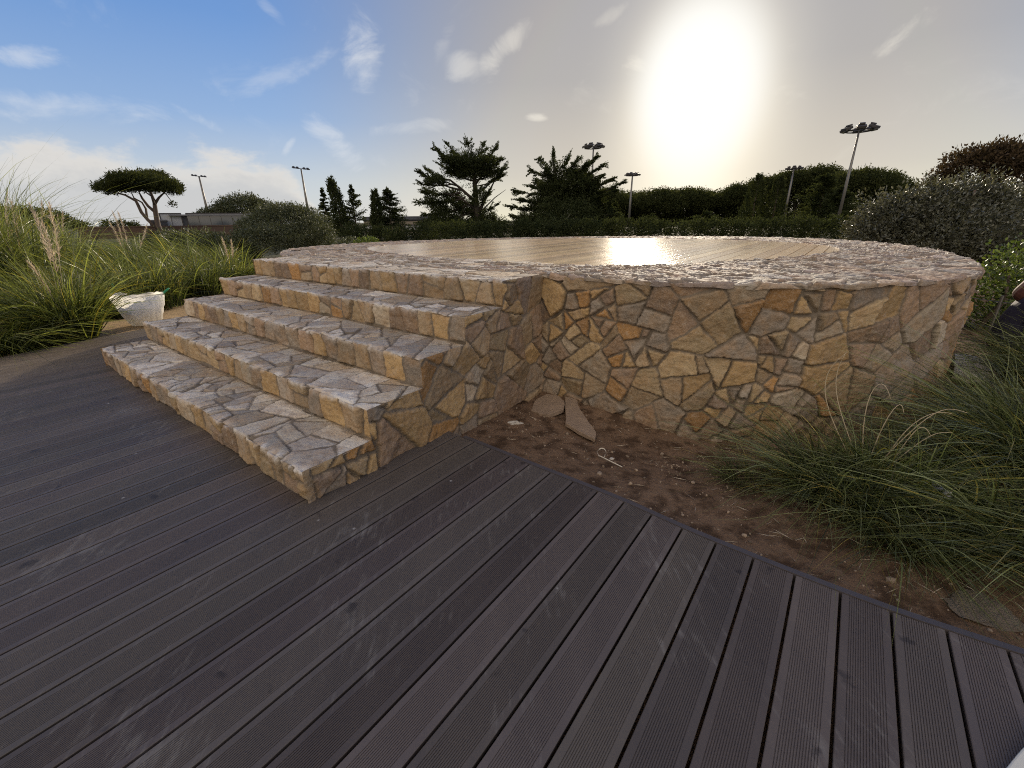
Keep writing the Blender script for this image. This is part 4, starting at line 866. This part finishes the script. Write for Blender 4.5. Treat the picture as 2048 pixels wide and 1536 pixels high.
def tussock(px, py, H, n, label, lean=(0, 0), br=.22, spread=.55, curl=.9, width=.007, mat=None, plumes=(), group='tussocks of tall grass', z=-.05, name='grass_tussock', squash=1.0, xy=None):
    p = onz(px, py, z) if xy is None else np.array([*xy, z]); p[2] = float(ground_z(np.array([p[0]]), np.array([p[1]]))[0]) + .01
    root = empty(name, p, label, 'grass', group); lf = Leafy()
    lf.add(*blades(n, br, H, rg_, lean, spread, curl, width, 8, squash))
    V_, F2, C_ = blades(max(12, int(n * .09)), br, H * 1.15, rg_, lean, spread * 1.1, curl * .9, width * 1.25, 8, squash); C_[:, :3] = np.maximum(C_[:, :3], 1.0) * 1.35; C_[:, 3] = np.clip(C_[:, 3] + .45, 0, 1); lf.add(V_, F2, C_)   # brighter strands, the light on them painted into the tint
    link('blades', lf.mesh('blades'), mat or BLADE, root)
    D = math.hypot(p[0], p[1])
    for (tx, ty, dx) in plumes:
        tp = at(tx, ty, D + rg_.uniform(-.4, .4)) - p; b = np.array([rg_.uniform(-.12, .12), rg_.uniform(-.12, .12), 0]) + [tp[0] * .12, 0, 0]
        plume(root, b, tp, (dx, 0, -.06), rg_, .017)
    return root
L_ = (-.30, -.12)
tussock(142, 686, 1.25, 1488, 'sunlit tall tussock with leaning plumes nearest the deck on the left', (-.12, -.05), .30, .62, .85, 0.0144, plumes=[(100, 440, -.1), (112, 402, -.1), (84, 404, -.15), (75, 520, -.1)])
tussock(8, 710, .72, 930, 'low drooping tussock on the deck edge at the far left', (.16, 0), .34, .8, 1.15, 0.0144)
tussock(-45, 640, 2.7, 930, 'tussock cut by the left edge of the picture', (.0, 0), .40, .6, .9, 0.0144, plumes=[(2, 372, -.1), (12, 420, -.15)])
tussock(45, 632, 2.5, 1364, 'tall dark tussock with pale plumes behind the drooping one', L_, .45, .5, .8, 0.0160, plumes=[(38, 398, -.15), (20, 410, -.1)])
tussock(225, 632, 1.10, 1240, 'dark green tussock left of the white bag', L_, .45, .5, .8, 0.0160)
tussock(300, 616, 1.20, 1364, 'dense dark tussock straight behind the white bag', (-.25, 0), .50, .55, .8, 0.0160)
tussock(390, 590, 1.15, 1240, 'tussock right of the white bag with light tips', (-.2, 0), .50, .6, .9, 0.0160)
tussock(470, 572, 1.05, 1116, 'bright-edged tussock against the upper steps', (.05, 0), .45, .7, 1.0, 0.0160, plumes=[(452, 472, -.1), (468, 478, -.08)])
tussock(115, 596, 2.2, 1240, 'tussock of the second row with two upright plumes', L_, .55, .5, .8, 0.0176, plumes=[(128, 420, -.05), (118, 428, -.05)])
tussock(250, 566, 1.30, 1178, 'second-row tussock under the group of leaning plumes', L_, .6, .5, .8, 0.0192, plumes=[(240, 420, -.2), (252, 422, -.2), (234, 440, -.2), (300, 445, -.1)])
tussock(355, 556, 1.20, 1178, 'second-row tussock below the pavilion', L_, .6, .5, .85, 0.0192)
tussock(440, 548, 1.10, 1054, 'second-row tussock left of the olive bush', (-.2, 0), .55, .55, .9, 0.0192)
tussock(25, 566, 2.5, 1116, 'second-row tussock far left with pink plumes', L_, .6, .5, .8, 0.0192, plumes=[(45, 405, -.2)])
tussock(-15, 600, 2.5, 1500, 'tallest tussock at the left edge, pale strands rising over the horizon', (-.15, -.05), .55, .38, .6, .014, plumes=[(6, 392, -.1), (22, 378, -.1)])
tussock(85, 612, 1.9, 1400, 'upright tussock between the tall left ones and the front one', (-.12, -.05), .45, .42, .65, .014, plumes=[(92, 400, -.1)])
for i, (px, py) in enumerate([(60, 538), (150, 534), (235, 530), (320, 528), (400, 526), (475, 528)]):
    tussock(px, py, 1.25, 806, ['back-row tussock at the far left', 'back-row tussock left of the long brown wall', 'back-row tussock before the middle of the brown wall', 'back-row tussock under the umbrella pine', 'back-row tussock under the leftmost mast', 'back-row tussock touching the olive bush'][i], L_, .9, .5, .8, 0.0240)
# right-hand tussocks, in the platform's shade
tussock(1670, 975, .56, 1300, 'shaded arching tussock in front of the curved wall', (-.08, -.06), .20, .85, 1.1, .0072, BLADE2)
tussock(1500, 940, .26, 420, 'small wispy tussock at the foot of the curved wall', (-.25, -.05), .13, .8, 1.0, .0045, BLADE2)
tussock(1790, 985, .56, 900, 'brighter green tussock with upright bent blades next to the clear bottle', (.0, -.05), .16, .65, 1.0, .0075, BLADE)
g_ = tussock(1745, 960, .34, 350, 'sparse tussock with long pale stalks bending over the wall foot', (-.05, 0), .12, .8, 1.0, .006, BLADE2)
for pts_ in ([(1640, 800), (1655, 735), (1692, 706)], [(1668, 800), (1672, 740), (1690, 708)], [(1720, 840), (1745, 765), (1772, 760), (1782, 800)], [(1790, 880), (1835, 835), (1880, 820), (1905, 828)], [(1800, 880), (1870, 818), (1905, 815), (1935, 826)], [(1800, 900), (1835, 850), (1852, 852), (1862, 872)], [(1810, 905), (1870, 862), (1906, 866)], [(1760, 850), (1798, 800), (1806, 812), (1808, 828)]):
    D_ = math.hypot(*g_.location[:2]); stalk(g_, (rg_.uniform(-.05, .05), rg_.uniform(-.05, .05), 0), [at(x, y, D_ - .05) - np.array(g_.location) for x, y in pts_], rg_, .0032)
tussock(1800, 1060, .40, 800, 'drooping tussock below the clear bottle on the right', (-.05, -.2), .20, .9, 1.15, .0065, BLADE2)
tussock(2110, 950, .80, 1700, 'big swept tussock at the right edge of the deck', (-.36, -.10), .34, .7, .85, .0085, BLADE2)
tussock(2110, 1110, .56, 1100, 'low swept tussock at the right border near the soil', (-.36, -.10), .28, .75, 1.0, .0078, BLADE2)
tussock(2050, 850, .50, 1200, 'tussock between the curved wall and the right edge', (-.25, 0), .36, .75, .95, .0085, BLADE2)
tussock(1880, 885, .27, 550, 'low tussock against the far right of the curved wall', (-.2, -.05), .22, .9, 1.0, .007, BLADE2)
tussock(2150, 780, .85, 1300, 'tall tussock behind the pale slab at the right edge', (-.3, 0), .40, .6, .9, .009, BLADE2)

# ------------------------------------------------------------------ small things
def slab(name, pix, z, th, mat, label, cat, tilt=(0, 0), dz=.0):
    P = [onz(x, y, z) for x, y in pix]; c = sum(P) / len(P); c[2] = z; bm = bmesh.new()
    q = [bm.verts.new((p[0] - c[0], p[1] - c[1], th / 2)) for p in P]; f = bm.faces.new(q)
    if f.normal.z < 0: f.normal_flip()
    bmesh.ops.subdivide_edges(bm, edges=bm.edges[:], cuts=3)
    for v in bm.verts: v.co.x += random.uniform(-.004, .004); v.co.y += random.uniform(-.004, .004)
    e = bmesh.ops.extrude_face_region(bm, geom=bm.faces[:])
    for v in e['geom']:
        if isinstance(v, bmesh.types.BMVert): v.co.z -= th
    bmesh.ops.recalc_face_normals(bm, faces=bm.faces[:])
    me = bpy.data.meshes.new(name); bm.to_mesh(me); bm.free(); o = link(name, me, mat); o.location = (c[0], c[1], z + dz); o.rotation_euler = (R(tilt[0]), R(tilt[1]), 0)
    b = o.modifiers.new('bevel', 'BEVEL'); b.width = .004; b.segments = 2
    return tag(o, label, cat)
SLABM = plain('split_stone', (.25, .18, .125), .85, var=.3, scale=9, bump=.6); PALES = plain('pale_stone', (.46, .42, .36), .85, var=.2, scale=8, bump=.5)
zc = float(ground_z(np.array([.4]), np.array([2.95]))[0])
slab('flat_stone', [(1062, 822), (1072, 804), (1095, 796), (1120, 802), (1129, 812), (1128, 824), (1100, 832), (1078, 829)], zc + .03, .035, SLABM, 'broken flat brown stone lying in the corner of steps and wall', 'stone', (4, -5), .01)
slab('flat_stone', [(1130, 803), (1152, 806), (1158, 822), (1165, 832), (1193, 866), (1191, 879), (1158, 866), (1131, 852)], zc + .02, .03, SLABM, 'long tapering flat stone lying on the soil before the wall', 'stone', (3, 4), .01)
slab('stone_slab', [(1908, 712), (1945, 716), (2003, 738), (2000, 752), (1955, 764), (1905, 752)], -.03, .06, PALES, 'pale flat slab half hidden by grass right of the curved wall', 'slab')
slab('pale_board', [(2078, 1458), (1985, 1580), (2100, 1680), (2260, 1480)], .02, .03, plain('cream_board', (.62, .60, .52), .6, var=.05), 'cream board corner lying on the deck in the bottom right corner', 'board')
def rock(name, px, py, z, r, mat, label, seed):
    bm = bmesh.new(); bmesh.ops.create_icosphere(bm, subdivisions=3, radius=1)
    for v in bm.verts:
        n = v.co.copy(); k = 1 + .35 * float(fbm(np.array([n.x * 1.3 + seed]), np.array([n.y * 1.3 + n.z * 1.7]), 4, seed)[0]); v.co = Vector((n.x * r[0], n.y * r[1], n.z * r[2])) * k
    me = bpy.data.meshes.new(name); bm.to_mesh(me); bm.free(); o = link(name, me, mat); p = onz(px, py, z); o.location = (p[0], p[1], z + r[2] * .45)
    for f in me.polygons: f.use_smooth = seed % 2 == 0
    return tag(o, label, 'stone')
rock('white_rock', 1030, 852, zc + .01, (.062, .04, .028), PALES, 'small white rock on the soil beside the step side wall', 3)
rock('white_rock', 1223, 919, zc - .02, (.016, .014, .010), PALES, 'tiny pale stone next to the curled white strap', 5)
rock('soil_lump', 1965, 1222, -.085, (.11, .085, .012), plain('grey_earth', (.17, .135, .10), .95, var=.35, scale=22, bump=.9), 'grey earth lump by the deck edge on the right', 7)
# curled white strap
sp = onz(1212, 932, zc - .05); sp[2] = float(ground_z(np.array([sp[0]]), np.array([sp[1]]))[0]) + .004; mb = MB(); pts = []
for i in range(40):
    t = i / 39
    if t < .62: a = -1.2 + t / .62 * 5.4; r_ = .034; pts.append((r_ * math.cos(a) * .8 - .02, r_ * math.sin(a) + .06, .012 + .030 * math.sin(a * .5 + 1) ** 2))
    else: q = (t - .62) / .38; pts.append((-.05 + q * .13, .03 - q * .13, .026 - .014 * q))
pts = np.array(pts); tn = np.gradient(pts, axis=0); sd2 = unit(np.cross(tn, [0, 0, 1.0]) * .35 + [0, 0, .011 / .011 * .6]); hw = .0048
V = []; 
for p, s_ in zip(pts, sd2): V += [p - s_ * hw, p + s_ * hw, p + s_ * hw + np.array([.0012, .0012, 0]), p - s_ * hw + np.array([.0012, .0012, 0])]
F_ = [(i * 4 + j, i * 4 + (j + 1) % 4, i * 4 + 4 + (j + 1) % 4, i * 4 + 4 + j) for i in range(39) for j in range(4)]
o = mb.add(V, F_).build('curled_strap', plain('white_strap', (.55, .50, .42), .5, var=.1), None, smooth=True); o.location = sp; tag(o, 'curled white plastic strap lying on the brown soil', 'strap')
# clear bottle in the grass
bt = empty('plastic_bottle', onz(1866, 975, .06), 'crumpled clear plastic bottle caught in the grass on the right', 'bottle'); bt.rotation_euler = (R(70), R(20), R(-30))
def _clear(gg, p, out):
    p.inputs['Base Color'].default_value = (.8, .82, .82, 1); p.inputs['Transmission Weight'].default_value = .75; p.inputs['Roughness'].default_value = .15; p.inputs['IOR'].default_value = 1.2
CLEAR = material('clear_plastic', _clear)
def lathe(prof, n=24, wob=0.0, seed=0):
    V = []; rs_ = np.random.default_rng(seed)
    for r, z in prof:
        for j in range(n):
            a = 2 * math.pi * j / n; k = 1 + wob * float(perlin(np.array([math.cos(a) * 2 + z * 20]), np.array([math.sin(a) * 2 + z * 13]), seed)[0]); V.append((r * k * math.cos(a), r * k * math.sin(a), z))
    m = len(prof); F = [(i * n + j, i * n + (j + 1) % n, (i + 1) * n + (j + 1) % n, (i + 1) * n + j) for i in range(m - 1) for j in range(n)]
    return V, F
V, F_ = lathe([(.001, -.10), (.028, -.102), (.036, -.09), (.037, -.06), (.034, -.05), (.037, -.04), (.037, 0), (.034, .01), (.037, .02), (.036, .06), (.026, .09), (.014, .11), (.013, .13)], 24, .14, 3)
MB().add(V, F_).build('body', CLEAR, bt, smooth=True)
V, F_ = lathe([(.0145, .122), (.0155, .124), (.0155, .138), (.001, .139)], 16); MB().add(V, F_).build('cap', plain('white_cap', (.6, .6, .6), .4), bt)
# white woven bag with green loops
bp = onz(294, 650, -.03); bag = empty('builders_bag', bp, 'slumped white woven builders bag with green loops beside the steps', 'bag'); kb = mpp(294, 600, math.hypot(bp[0], bp[1]))
az = math.atan2(bp[0], bp[1]); ax = np.array([math.cos(az), -math.sin(az)]); ay = np.array([math.sin(az), math.cos(az)])
def _sack(gg, p, out):
    tc = gg.n('ShaderNodeTexCoord').outputs['Object']; w1 = gg.n('ShaderNodeTexWave'); gg.put(w1.inputs['Vector'], tc); w1.inputs['Scale'].default_value = 60; n = gg.noise(tc, 6, 5)
    gg.put(p.inputs['Base Color'], gg.mix(n, (.86, .84, .80), (.93, .92, .89))); p.inputs['Roughness'].default_value = .55
    b = gg.n('ShaderNodeBump'); b.inputs['Strength'].default_value = .25; b.inputs['Distance'].default_value = .03; gg.put(b.inputs['Height'], gg.noise(tc, 7, 1, .5)); gg.put(p.inputs['Normal'], b.outputs[0])
    t = gg.n('ShaderNodeBsdfTranslucent'); t.inputs[0].default_value = (.95, .92, .84, 1); ms = gg.n('ShaderNodeMixShader'); ms.inputs[0].default_value = .6
    gg.nt.links.new(p.outputs[0], ms.inputs[1]); gg.nt.links.new(t.outputs[0], ms.inputs[2]); gg.nt.links.new(ms.outputs[0], out.inputs[0])
SACK = material('woven_sack', _sack); GREENW = plain('green_webbing', (.02, .22, .09), .6)
V, n = [], 64; W0, H0 = 40 * kb, 68 * kb; prof = [(.28, 0), (.50, .03), (.66, .15), (.80, .36), (.91, .60), (.98, .86), (1.0, 1.0)]
for r, z in prof:
    for j in range(n):
        a = 2 * math.pi * j / n; c, s_ = math.cos(a), math.sin(a); e = .72; x = math.copysign(abs(c) ** e, c); y = math.copysign(abs(s_) ** e, s_)
        wob = 1 + .16 * float(fbm(np.array([c * 2.6 + z * 2.5]), np.array([s_ * 2.6 - z * 2]), 3, 4)[0]); sag = 1 - .16 * z * (1 - abs(x)) - .10 * z * (x > 0) * x + .03 * float(perlin(np.array([c * 3]), np.array([s_ * 3]), 8)[0])
        q = ax * x * r * W0 * wob + ay * y * r * W0 * .75 * wob; V.append((q[0], q[1], z * H0 * sag))
F_ = [(i * n + j, i * n + (j + 1) % n, (i + 1) * n + (j + 1) % n, (i + 1) * n + j) for i in range(len(prof) - 1) for j in range(n)] + [tuple(range(n - 1, -1, -1))]
MB().add(V, F_).build('sack', SACK, bag, smooth=True)
for sx_, tilt_, ln in ((-1, .35, 1.0), (1, 1.1, 1.2)):
    c0 = ax * sx_ * W0 * .93; pts = []
    for i in range(17):
        t = i / 16; h = math.sin(t * math.pi) * .14 * ln; q = c0 + ax * sx_ * (h * math.sin(tilt_) - .0) + ax * (-sx_ * .10 * math.cos(tilt_) * math.sin(t * math.pi)) + ay * (t - .5) * .12; pts.append((q[0], q[1], H0 * (.97 if sx_ < 0 else .84) + h * math.cos(tilt_)))
    MB().tube(pts, .011, 6).build('loop', GREENW, bag, smooth=True)
bm = bmesh.new(); bmesh.ops.create_icosphere(bm, subdivisions=4, radius=1)
for v in bm.verts:
    p = v.co; k = 1 + .3 * float(fbm(np.array([p.x * 2 + p.z]), np.array([p.y * 2 - p.z]), 4, 3)[0]); q = ax * p.x * k * W0 * .66 + ay * p.y * k * W0 * .48; v.co = Vector((q[0], q[1], H0 * .46 + p.z * k * H0 * .22))
me = bpy.data.meshes.new('crumpled_sheet'); bm.to_mesh(me); bm.free(); link('crumpled_sheet', me, plain('white_film', (.62, .63, .68), .3, var=.1), bag)

# wire fence behind the bush on the right
fa, fb = at(1905, 590, 7.4), at(2120, 606, 7.0); wf_ = empty('wire_fence', (fa[0], fa[1], GZ), 'thin wire fence strung behind the curved wall on the right', 'fence'); o_ = np.array([fa[0], fa[1], GZ]); v_ = (fb - fa); 
for i, zz in enumerate((fa[2] - GZ, fa[2] - GZ - .28)):
    MB().tube([np.array([0, 0, zz]), np.array([v_[0] * .5, v_[1] * .5, zz - .01]), np.array([v_[0], v_[1], zz])], .004, 5).build('wire', METAL, wf_)
for t in (0, .5, 1): MB().tube([(v_[0] * t, v_[1] * t, -.1), (v_[0] * t, v_[1] * t, fa[2] - GZ + .06)], .014, 8).build('fence_post', METAL, wf_)

# gravel and straw over the soil
rgv = np.random.default_rng(41)
def in_soil(x, y):
    p = np.c_[x, y] - CORN; o, t = p @ nn, p @ dd; q = np.c_[x, y] - CEN; r = np.hypot(q[:, 0], q[:, 1]); ro = R_OUT(np.arctan2(q[:, 1], q[:, 0]))
    return (t > t_end(o) + .035) & (r > ro + .02) & ~((o < .03) & (t > 0))
N = 6500; x, y = rgv.uniform(-.6, 3.4, N), rgv.uniform(.1, 3.6, N)
keep = in_soil(x, y) & (rgv.uniform(0, 1, N) < .35 + .65 * np.clip(fbm(x * 1.5, y * 1.5, 2, 60) + .2, 0, 1)); x, y = x[keep], y[keep]; N = len(x)
ico = bmesh.new(); bmesh.ops.create_icosphere(ico, subdivisions=1, radius=1); iv = np.array([v.co[:] for v in ico.verts]); if_ = np.array([[v.index for v in f.verts] for f in ico.faces]); ico.free()
sz = np.exp(rgv.normal(math.log(.0042), .5, N)).clip(.002, .016); V = iv[None] * (sz[:, None] * rgv.uniform(.6, 1.4, (N, 3)))[:, None] * (1 + rgv.uniform(-.25, .25, (N, len(iv), 1)))
an = rgv.uniform(0, 6.28, N); c, s_ = np.cos(an), np.sin(an); V = np.stack([V[..., 0] * c[:, None] - V[..., 1] * s_[:, None], V[..., 0] * s_[:, None] + V[..., 1] * c[:, None], V[..., 2]], -1)
V = V + np.stack([x, y, ground_z(x, y) + sz * .3], -1)[:, None]; cc = np.ones((N, len(iv), 4)); cc[..., :3] = (np.array([[.20, .15, .105]]) * rgv.uniform(.5, 1.7, (N, 1)))[:, None]
def _grav(gg, p, out): gg.put(p.inputs['Base Color'], gg.n('ShaderNodeVertexColor', layer_name='tint').outputs[0]); p.inputs['Roughness'].default_value = .9
gr = link('gravel', mesh_np('gravel', V.reshape(-1, 3), (if_[None] + (np.arange(N) * len(iv))[:, None, None]).reshape(-1, 3), False, cc.reshape(-1, 4)), material('gravel', _grav)); tag(gr, 'small pale stones strewn over the brown soil', 'gravel', None, 'stuff')
N = 900; x, y = rgv.uniform(-.3, 3.4, N), rgv.uniform(.1, 3.2, N); keep = in_soil(x, y) & (x > rgv.uniform(-.3, 1.6, N)); x, y = x[keep], y[keep]; N = len(x)
lf = Leafy(); a = rgv.uniform(0, 6.28, N); lf.add(*leaves(np.c_[x, y, ground_z(x, y) + .008], np.c_[np.cos(a), np.sin(a), rgv.uniform(-.05, .12, N)], .085, .004, rgv)); tag(link('straw', lf.mesh('straw'), DRY), 'dead grass stalks scattered on the soil', 'straw', None, 'stuff')

# person crouching at the right edge, mostly outside the picture
def skin_body(name, joints, edges, mat, parent=None, sub=2):
    me = bpy.data.meshes.new(name); me.from_pydata([j[0] for j in joints], edges, []); o = link(name, me, mat, parent)
    sk = o.modifiers.new('skin', 'SKIN'); 
    
    if not me.skin_vertices: print('NO SKIN LAYER')
    for v, j in zip(me.skin_vertices[0].data, joints): v.radius = (j[1], j[1])
    me.skin_vertices[0].data[0].use_root = True
    o.modifiers.new('sub', 'SUBSURF').levels = sub; o.modifiers['sub'].render_levels = sub
    for p in me.polygons: p.use_smooth = True
    return o
pp = at(2042, 620, 6.2); person = empty('person', (pp[0], pp[1], GZ - .02), 'person in dark jacket crouching behind the grass, cut off by the right edge', 'person')
az = math.atan2(pp[0], pp[1]); AX = np.array([math.cos(az), -math.sin(az), 0]); AY = np.array([math.sin(az), math.cos(az), 0])
def pj(x, y, z, r): q = AX * x + AY * y; return ((q[0], q[1], z), r)
def chain(spec): 
    J = [pj(*s[:4]) for s in spec]; E = [(s[4], i) for i, s in enumerate(spec) if s[4] is not None]; return J, E
torso = [(.02, 0, .30, .10, None), (.05, 0, .50, .09, 0), (.07, 0, .70, .08, 1), (.09, 0, .80, .05, 2), (.13, 0, .90, .085, 3), (.14, 0, .98, .08, 4)]
arms = []
for s_ in (-1, 1):
    n0 = 6 + len(arms); arms += [(.08, .16 * s_, .71, .045, 2), (.20, .21 * s_, .50, .04, n0), (.40, .14 * s_, .42, .035, n0 + 1), (.47, .12 * s_, .40, .028, n0 + 2)]
    for q in range(4): arms.append((.53, (.10 + q * .012) * s_, .385 + .006 * q, .009, n0 + 3))
    arms.append((.49, .08 * s_, .41, .010, n0 + 3))
legs = []
for s_ in (-1, 1):
    n0 = 6 + len(arms) + len(legs); legs += [(.06, .10 * s_, .26, .10, 0), (.38, .15 * s_, .46, .065, n0), (.22, .13 * s_, .10, .045, n0 + 1), (.36, .14 * s_, .05, .04, n0 + 2)]
SKINM = plain('skin', (.25, .14, .10), .6); NAVY = plain('navy_jacket', (.022, .020, .042), .75, var=.3, scale=12); PLUM = plain('plum_hem', (.10, .025, .05), .8, var=.4, scale=30); HAIR = plain('auburn_hair', (.085, .028, .02), .7, var=.4, scale=25); JEANS = plain('dark_trousers', (.018, .018, .030), .85, var=.3, scale=14)
body = skin_body('body', *chain(torso + arms + legs), SKINM, person)
jt = [(.00, 0, .26, .19, None), (.03, 0, .48, .175, 0), (.055, 0, .69, .17, 1), (.08, 0, .81, .10, 2)]
for s_ in (-1, 1):
    n0 = len(jt); jt += [(.08, .17 * s_, .72, .10, 2), (.20, .22 * s_, .50, .08, n0), (.38, .145 * s_, .425, .055, n0 + 1)]
skin_body('jacket', *chain(jt), NAVY, person)
skin_body('jacket_hem', *chain([(-.01, -.04, .30, .165, None), (.0, .04, .33, .17, 0)]), PLUM, person)
tr = [(.03, 0, .24, .15, None)]
for s_ in (-1, 1):
    n0 = len(tr); tr += [(.08, .11 * s_, .26, .12, 0), (.38, .155 * s_, .46, .085, n0), (.22, .135 * s_, .12, .065, n0 + 1)]
skin_body('trousers', *chain(tr), JEANS, person)
skin_body('hair', *chain([(.10, 0, 1.0, .10, None), (.065, 0, .90, .115, 0), (.02, 0, .80, .115, 1), (-.06, 0, .70, .09, 2)]), HAIR, person)
